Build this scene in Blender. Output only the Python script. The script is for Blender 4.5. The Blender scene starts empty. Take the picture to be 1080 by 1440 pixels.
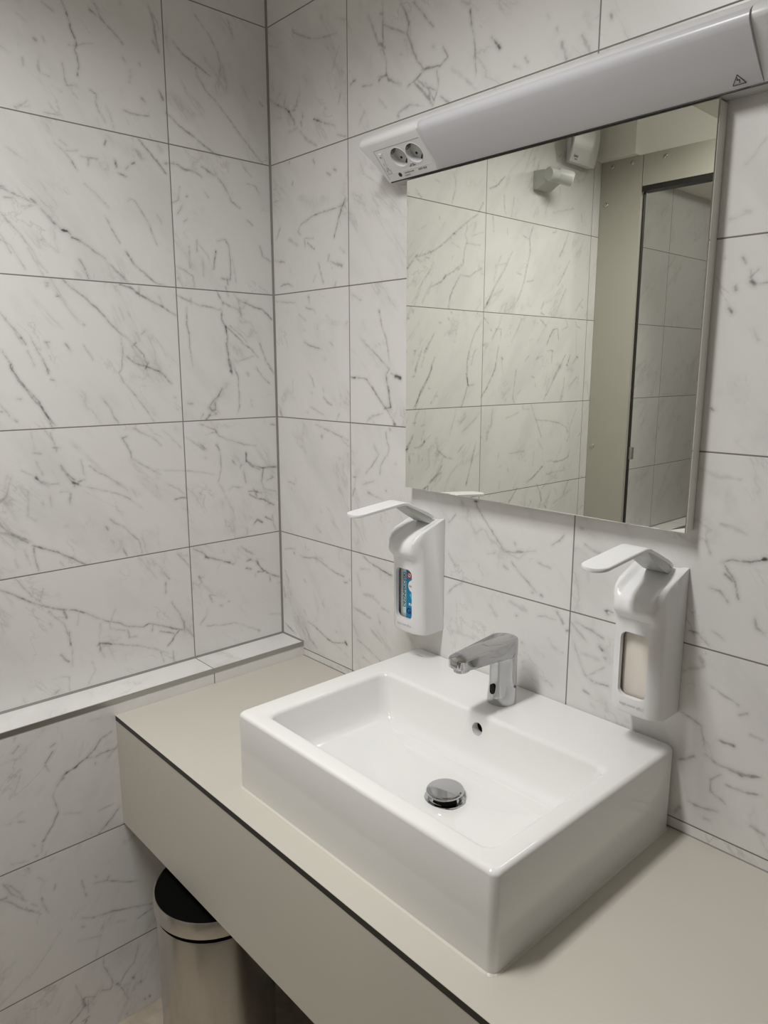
import bpy, bmesh, math, random
import numpy as np
from mathutils import Vector, Matrix
random.seed(7)
SC = bpy.context.scene
COL = SC.collection
PI = math.pi
J = 0.776            # height of the tile joint just above the worktop; all z below are given relative to it
def Z(v): return v + J

# ------------------------------------------------------------------ camera, light, exposure
cam_d = bpy.data.cameras.new('camera'); cam = bpy.data.objects.new('camera', cam_d); COL.objects.link(cam)
cam.location = (1.5845, -1.0848, Z(0.7206))
cam.rotation_euler = (PI/2 - 0.1921, 0, 0.8273)
cam_d.sensor_fit = 'VERTICAL'; cam_d.sensor_height = 24.0; cam_d.lens = 1035.6/1440*24.0
cam_d.clip_start = 0.02
SC.camera = cam
SC.view_settings.view_transform = 'Standard'; SC.view_settings.look = 'None'
SC.view_settings.gamma = 1.0; SC.view_settings.use_curve_mapping = False
SC.view_settings.exposure = 0.0
CEIL = 2.47
LX, LY = 0.77, -1.00
w = bpy.data.worlds.new('world'); SC.world = w; w.use_nodes = True
w.node_tree.nodes['Background'].inputs[0].default_value = (0.9, 0.95, 1, 1)
w.node_tree.nodes['Background'].inputs[1].default_value = 0.0
ld = bpy.data.lights.new('downlight', 'AREA'); ld.shape = 'RECTANGLE'; ld.size = 0.16; ld.size_y = 0.62; ld.energy = 15.1
ld.color = (1.0, 0.982, 0.968); ld.spread = math.radians(149)
lo = bpy.data.objects.new('downlight', ld); COL.objects.link(lo); lo.location = (LX, LY, CEIL-0.03)
ld2 = bpy.data.lights.new('added_cubicle_fill', 'POINT'); ld2.shadow_soft_size = 0.06; ld2.energy = 6.0  # added fill to brighten the beam side and cubicle wall, source unseen
ld2.color = (1.0, 0.975, 0.945)
lo2 = bpy.data.objects.new('added_cubicle_fill', ld2); COL.objects.link(lo2); lo2.location = (0.95, -2.25, CEIL-0.10)

# ------------------------------------------------------------------ materials
def principled(name, col, rough=0.5, metal=0.0, spec=0.5, **kw):
    m = bpy.data.materials.new(name); m.use_nodes = True
    b = m.node_tree.nodes['Principled BSDF']
    b.inputs['Base Color'].default_value = (*col, 1); b.inputs['Roughness'].default_value = rough
    b.inputs['Metallic'].default_value = metal; b.inputs['Specular IOR Level'].default_value = spec
    for k, v in kw.items(): b.inputs[k].default_value = v
    return m
def srgb(r, g, b):
    f = lambda c: (c/255/12.92) if c/255 <= 0.04045 else ((c/255+0.055)/1.055)**2.4
    return (f(r), f(g), f(b))
class NT:
    def __init__(s, m): s.t = m.node_tree; s.m = m
    def n(s, typ, **kw):
        x = s.t.nodes.new(typ)
        for k, v in kw.items(): setattr(x, k, v)
        return x
    def put(s, sock, v):
        if hasattr(v, 'is_linked'): s.t.links.new(v, sock)
        else: sock.default_value = v
    def math(s, op, a, b=None, c=None, clamp=False):
        x = s.n('ShaderNodeMath', operation=op); x.use_clamp = clamp
        s.put(x.inputs[0], a)
        if b is not None: s.put(x.inputs[1], b)
        if c is not None: s.put(x.inputs[2], c)
        return x.outputs[0]
    def comb(s, a, b, c):
        x = s.n('ShaderNodeCombineXYZ')
        for i, v in enumerate((a, b, c)): s.put(x.inputs[i], v)
        return x.outputs[0]
    def vmath(s, op, a, b):
        x = s.n('ShaderNodeVectorMath', operation=op); s.put(x.inputs[0], a); s.put(x.inputs[1], b); return x.outputs[0]
    def noise(s, vec, scale, detail=4, rough=0.55, dist=0.0):
        x = s.n('ShaderNodeTexNoise'); s.put(x.inputs['Vector'], vec); x.inputs['Scale'].default_value = scale
        x.inputs['Detail'].default_value = detail; x.inputs['Roughness'].default_value = rough; x.inputs['Distortion'].default_value = dist
        return x.outputs['Fac']
    def ramp(s, v, a, b, lo=0.0, hi=1.0):
        x = s.n('ShaderNodeMapRange', interpolation_type='SMOOTHSTEP'); s.put(x.inputs['Value'], v)
        x.inputs['From Min'].default_value = a; x.inputs['From Max'].default_value = b
        x.inputs['To Min'].default_value = lo; x.inputs['To Max'].default_value = hi
        return x.outputs['Result']
    def mix(s, f, a, b):
        x = s.n('ShaderNodeMix', data_type='RGBA'); s.put(x.inputs['Factor'], f)
        for sock, v in ((x.inputs['A'], a), (x.inputs['B'], b)):
            if isinstance(v, tuple): v = (*v, 1)[:4]
            s.put(sock, v)
        return x.outputs['Result']

VEIN = 1.32
GROUT = srgb(128, 125, 118)
def marble(name, axis, off_u, off_v, sign=1, seed=0.0, tile=True, rough=0.30):
    """white marble-look 60 x 30 cm tile; axis = the horizontal world axis the rows run along"""
    m = principled(name, (0.8, 0.8, 0.78), rough); T = NT(m)
    tc = T.n('ShaderNodeTexCoord'); sp = T.n('ShaderNodeSeparateXYZ'); T.put(sp.inputs[0], tc.outputs['Object'])
    ax = {'x': 0, 'y': 1}[axis]
    hu = sp.outputs[ax]; hv = sp.outputs[2] if off_v is not None else sp.outputs[0]
    u = T.math('DIVIDE', T.math('SUBTRACT', hu, off_u), 0.6)
    v = T.math('DIVIDE', T.math('SUBTRACT', hv, off_v if off_v is not None else -0.15), 0.3)
    fu = T.math('FLOOR', u); fv = T.math('FLOOR', v)
    ru = T.math('SUBTRACT', u, fu); rv = T.math('SUBTRACT', v, fv)
    wn = T.n('ShaderNodeTexWhiteNoise', noise_dimensions='3D'); T.put(wn.inputs['Vector'], T.comb(fu, fv, seed))
    off = T.vmath('MULTIPLY', wn.outputs['Color'], (37.0, 37.0, 37.0))
    # local metres, rotated so that the veins run down to the right
    a = math.radians(52)*sign
    lu = T.math('MULTIPLY', ru, 0.6); lv = T.math('MULTIPLY', rv, 0.3)
    p = T.math('ADD', T.math('MULTIPLY', lu, math.cos(a)), T.math('MULTIPLY', lv, -math.sin(a)))   # along
    q = T.math('ADD', T.math('MULTIPLY', lu, math.sin(a)), T.math('MULTIPLY', lv, math.cos(a)))    # across
    P1 = T.vmath('ADD', T.comb(T.math('MULTIPLY', p, 0.42), q, 0.0), off)
    P0 = T.vmath('ADD', T.comb(lu, lv, 3.3), off)
    n1 = T.noise(P1, 6.5, 6, 0.56, 0.35)
    d1 = T.math('ABSOLUTE', T.math('SUBTRACT', n1, 0.5))
    thin = T.ramp(d1, 0.0, 0.011, 1, 0)
    halo = T.ramp(d1, 0.0, 0.055, 1, 0)
    m1 = T.ramp(T.noise(P0, 7.0, 3, 0.5), 0.47, 0.62)
    n2 = T.noise(T.vmath('ADD', P1, (11.0, 4.0, 2.0)), 13.0, 5, 0.6, 0.6)
    d2 = T.math('ABSOLUTE', T.math('SUBTRACT', n2, 0.5))
    fine = T.math('MULTIPLY', T.ramp(d2, 0.0, 0.016, 1, 0), T.ramp(T.noise(T.vmath('ADD', P0, (5.0, 9.0, 1.0)), 9.0, 2), 0.53, 0.66))
    cloud = T.ramp(T.noise(T.vmath('ADD', P1, (2.0, 7.0, 5.0)), 8.0, 4, 0.6), 0.46, 0.72)
    spot = T.math('MULTIPLY', T.ramp(T.noise(T.vmath('ADD', P1, (21.0, 3.0, 8.0)), 34.0, 3, 0.6), 0.64, 0.74), T.math('MULTIPLY', halo, m1))
    c = T.mix(T.math('MULTIPLY', cloud, 0.42), srgb(229, 228, 226), srgb(205, 204, 202))
    c = T.mix(T.math('MULTIPLY', T.math('MULTIPLY', halo, m1), 0.14), c, srgb(168, 167, 162))
    c = T.mix(T.math('MULTIPLY', T.math('MULTIPLY', thin, m1), 0.16), c, srgb(118, 116, 110))
    c = T.mix(T.math('MULTIPLY', fine, 0.22), c, srgb(140, 137, 130))
    c = T.mix(T.math('MULTIPLY', spot, 0.22), c, srgb(98, 96, 90))
    at = T.n('ShaderNodeAttribute'); at.attribute_name = 'vein'
    brk = T.ramp(T.noise(tc.outputs['Object'], 95, 3, 0.6), 0.30, 0.62, 0.62, 1.08)
    c = T.mix(T.math('MULTIPLY', T.math('MULTIPLY', at.outputs['Fac'], brk), VEIN, None, True), c, srgb(92, 90, 85))
    b = m.node_tree.nodes['Principled BSDF']
    if tile:
        eu = T.math('MULTIPLY', T.math('MINIMUM', ru, T.math('SUBTRACT', 1.0, ru)), 0.6)
        ev = T.math('MULTIPLY', T.math('MINIMUM', rv, T.math('SUBTRACT', 1.0, rv)), 0.3)
        e = eu if off_v is None else T.math('MINIMUM', eu, ev)
        g = T.ramp(e, 0.0009, 0.0015, 1, 0)
        c = T.mix(g, c, GROUT)
        T.put(b.inputs['Roughness'], T.math('MAXIMUM', T.math('MULTIPLY', g, 0.9), rough))
        bp = T.n('ShaderNodeBump'); bp.inputs['Strength'].default_value = 0.35; bp.inputs['Distance'].default_value = 0.0015
        T.put(bp.inputs['Height'], T.math('SUBTRACT', 1.0, g)); T.put(b.inputs['Normal'], bp.outputs[0])
    T.put(b.inputs['Base Color'], c)
    return m

M = {}
M['tile_left'] = marble('marble_tile_left', 'y', -0.2633, J, 1, 1.0)
M['tile_back'] = marble('marble_tile_back', 'x', 0.2914, J, 1, 5.0)
M['tile_low'] = marble('marble_tile_low', 'y', -0.2640, J-0.2830, -1, 9.0)
M['tile_ledge'] = marble('marble_tile_ledge', 'y', -0.2640, None, 1, 13.0)
M['grout'] = principled('grey_silicone', srgb(134, 132, 126), 0.6)
M['silicone'] = principled('clear_silicone', srgb(214, 210, 200), 0.3)
M['alu'] = principled('brushed_aluminium', (0.46, 0.46, 0.45), 0.38, 1.0)
M['alu_light'] = principled('pale_aluminium', srgb(232, 230, 223), 0.4, 0.0)
M['hpl'] = principled('greige_laminate', srgb(202, 198, 187), 0.42)
M['black'] = principled('black_core', srgb(38, 37, 35), 0.45)
M['ceramic'] = principled('white_ceramic', srgb(238, 238, 236), 0.10)
M['chrome'] = principled('chrome', (0.52, 0.52, 0.53), 0.07, 1.0)
M['steel'] = principled('brushed_steel', (0.58, 0.56, 0.53), 0.22, 1.0)
M['lid_black'] = principled('black_plastic_lid', (0.004, 0.004, 0.004), 0.8, spec=0.03)
M['plastic'] = principled('white_plastic', srgb(236, 236, 237), 0.30)
M['plastic_grey'] = principled('pale_grey_plastic', srgb(196, 198, 194), 0.4)
M['diffuser'] = principled('opal_diffuser', srgb(210, 210, 216), 0.28)
M['lampwhite'] = principled('lamp_housing_plastic', srgb(230, 230, 232), 0.32)
M['line'] = principled('grey_line', srgb(110, 110, 110), 0.6)
M['ink'] = principled('black_ink', (0.012, 0.012, 0.012), 0.5)
M['hole'] = principled('dark_void', (0.006, 0.006, 0.006), 0.7)
M['mirror'] = principled('mirror_silver', (0.90, 0.915, 0.845), 0.0, 1.0)
M['panel'] = principled('warm_grey_panel', srgb(176, 173, 162), 0.38)
M['paint'] = principled('white_paint', srgb(232, 230, 222), 0.7)
M['grey_paint'] = principled('dark_grey_paint', srgb(150, 147, 142), 0.6)
M['soap'] = principled('milky_bottle', srgb(240, 232, 222), 0.35)
M['bottle'] = principled('clear_gel_bottle', srgb(206, 214, 212), 0.2)
M['blue'] = principled('label_blue', srgb(0, 128, 172), 0.4)
M['paleblue'] = principled('label_pale_blue', srgb(196, 226, 232), 0.4)
M['lightblue'] = principled('label_light_blue', srgb(90, 180, 214), 0.4)
M['navy'] = principled('label_navy', srgb(12, 22, 110), 0.4)
M['teal_ink'] = principled('label_teal_ink', srgb(14, 78, 100), 0.4)
M['red'] = principled('label_red', srgb(200, 24, 40), 0.4)
M['white_ink'] = principled('label_white', srgb(238, 238, 236), 0.4)
M['red_ink'] = principled('label_red_ink', srgb(160, 60, 66), 0.4)
M['emboss'] = principled('embossed_plastic', srgb(218, 218, 219), 0.35)
def floor_mat():
    m = principled('beige_floor_tile', srgb(186, 176, 160), 0.5); T = NT(m)
    tc = T.n('ShaderNodeTexCoord')
    n = T.noise(tc.outputs['Object'], 9, 6, 0.6)
    c = T.mix(T.ramp(n, 0.3, 0.75), srgb(196, 186, 170), srgb(160, 149, 132))
    T.put(m.node_tree.nodes['Principled BSDF'].inputs['Base Color'], c); return m
M['floor'] = floor_mat()
def glow(name, col, s):
    m = principled(name, (0.8, 0.8, 0.8)); b = m.node_tree.nodes['Principled BSDF']
    b.inputs['Emission Color'].default_value = (*col, 1); b.inputs['Emission Strength'].default_value = s; return m

# ------------------------------------------------------------------ mesh helpers
def obj(name, bm, mat, parent=None, smooth=False, angle=40):
    """link a bmesh given in WORLD coordinates as one mesh object, re-based on its parent's location"""
    bmesh.ops.recalc_face_normals(bm, faces=bm.faces)
    me = bpy.data.meshes.new(name); bm.to_mesh(me); bm.free()
    o = bpy.data.objects.new(name, me); COL.objects.link(o)
    if parent is not None:
        base = Vector((0, 0, 0)); p = parent
        while p is not None: base += p.location; p = p.parent
        me.transform(Matrix.Translation(-base)); o.parent = parent
    if mat is not None: me.materials.append(mat)
    if smooth:
        me.shade_smooth(); me.set_sharp_from_angle(angle=math.radians(angle))
    return o
def thing(name, label, cat, loc, group=None):
    o = bpy.data.objects.new(name, None); COL.objects.link(o); o.location = loc; o.empty_display_size = 0.05
    o['label'] = label; o['category'] = cat
    if group: o['group'] = group
    return o
def tag(o, label, cat, group=None):
    o['label'] = label; o['category'] = cat
    if group: o['group'] = group
    return o
def struct(o): o['kind'] = 'structure'; return o
def box(x0, x1, y0, y1, z0, z1, bm=None, bevel=0.0, seg=3):
    bm = bm or bmesh.new()
    r = bmesh.ops.create_cube(bm, size=1.0)
    for v in r['verts']:
        v.co = Vector(((x0+x1)/2 + v.co.x*(x1-x0), (y0+y1)/2 + v.co.y*(y1-y0), (z0+z1)/2 + v.co.z*(z1-z0)))
    if bevel:
        es = list({e for v in r['verts'] for e in v.link_edges})
        bmesh.ops.bevel(bm, geom=es, offset=bevel, segments=seg, profile=0.5, affect='EDGES')
    return bm
def loft(loops, closed=True, cap0=True, cap1=True, bm=None):
    bm = bm or bmesh.new()
    vs = [[bm.verts.new(p) for p in l] for l in loops]
    n = len(loops[0])
    for a, b in zip(vs, vs[1:]):
        for i in range(n if closed else n-1):
            j = (i+1) % n
            try: bm.faces.new((a[i], a[j], b[j], b[i]))
            except ValueError: pass
    if cap0: bm.faces.new(vs[0][::-1])
    if cap1: bm.faces.new(vs[-1])
    return bm
def lathe(center, axis, profile, n=48, bm=None, cap0=True, cap1=True):
    """profile: list of (distance along axis, radius)"""
    a = Vector(axis).normalized(); t = a.orthogonal().normalized(); b = a.cross(t); c = Vector(center)
    return loft([[c + a*h + (t*math.cos(2*PI*i/n) + b*math.sin(2*PI*i/n))*r for i in range(n)] for h, r in profile], True, cap0, cap1, bm)
def extrude_x(profile, x0, x1, bm=None):
    """profile: list of (y, z)"""
    return loft([[Vector((x, y, z)) for y, z in profile] for x in (x0, x1)], True, True, True, bm)
def plate(pts, nrm, th, bm=None):
    """thin plate: outline points and thickness along nrm"""
    nrm = Vector(nrm).normalized()*th
    return loft([[Vector(p) for p in pts], [Vector(p)+nrm for p in pts]], True, True, True, bm)
def round_rect(x0, x1, y0, y1, r, k=10):
    pts = []
    for cx, cy, a0 in ((x1-r, y1-r, 0), (x0+r, y1-r, 90), (x0+r, y0+r, 180), (x1-r, y0+r, 270)):
        for i in range(k+1):
            a = math.radians(a0 + 90*i/k); pts.append((cx + r*math.cos(a), cy + r*math.sin(a)))
    return pts
def cut(o, cutters):
    for bm in cutters:
        bmesh.ops.recalc_face_normals(bm, faces=bm.faces)
        me = bpy.data.meshes.new('cutter'); bm.to_mesh(me); bm.free()
        c = bpy.data.objects.new('cutter', me); COL.objects.link(c)
        if o.parent is not None:
            base = Vector((0, 0, 0)); p = o.parent
            while p is not None: base += p.location; p = p.parent
            me.transform(Matrix.Translation(-base)); c.parent = o.parent
        md = o.modifiers.new('cut', 'BOOLEAN'); md.object = c; md.operation = 'DIFFERENCE'; md.solver = 'EXACT'
        bpy.context.view_layer.update()
        dg = bpy.context.evaluated_depsgraph_get()
        new = bpy.data.meshes.new_from_object(o.evaluated_get(dg))
        o.modifiers.clear(); old = o.data; new.name = old.name; o.data = new
        bpy.data.objects.remove(c)
    o.data.shade_smooth(); o.data.set_sharp_from_angle(angle=math.radians(35))
    return o
def text(name, s, size, mat, parent, origin, right, up, th=0.0002, bold=0.0, sx=1.0, align='CENTER', shear=0.0):
    """flat lettering; origin/right/up in world space"""
    cu = bpy.data.curves.new('lettering', 'FONT'); cu.body = s; cu.size = size; cu.align_x = align; cu.align_y = 'CENTER'
    cu.extrude = th; cu.offset = bold; cu.shear = shear
    to = bpy.data.objects.new('lettering', cu); COL.objects.link(to); bpy.context.view_layer.update()
    me = bpy.data.meshes.new_from_object(to.evaluated_get(bpy.context.evaluated_depsgraph_get()))
    bpy.data.objects.remove(to)
    r = Vector(right).normalized(); u = Vector(up).normalized(); n = r.cross(u)
    mt = Matrix(((r.x*sx, u.x, n.x, origin[0]), (r.y*sx, u.y, n.y, origin[1]), (r.z*sx, u.z, n.z, origin[2]), (0, 0, 0, 1)))
    me.transform(mt)
    bm = bmesh.new(); bm.from_mesh(me)
    return obj(name, bm, mat, parent)
def bar(p0, p1, wdt, th, nrm, bm=None):
    """thin printed stroke"""
    p0 = Vector(p0); p1 = Vector(p1); n = Vector(nrm).normalized(); d = (p1-p0).normalized(); s = d.cross(n)*wdt/2
    return plate([p0-s, p1-s, p1+s, p0+s], n, th, bm)

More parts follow.
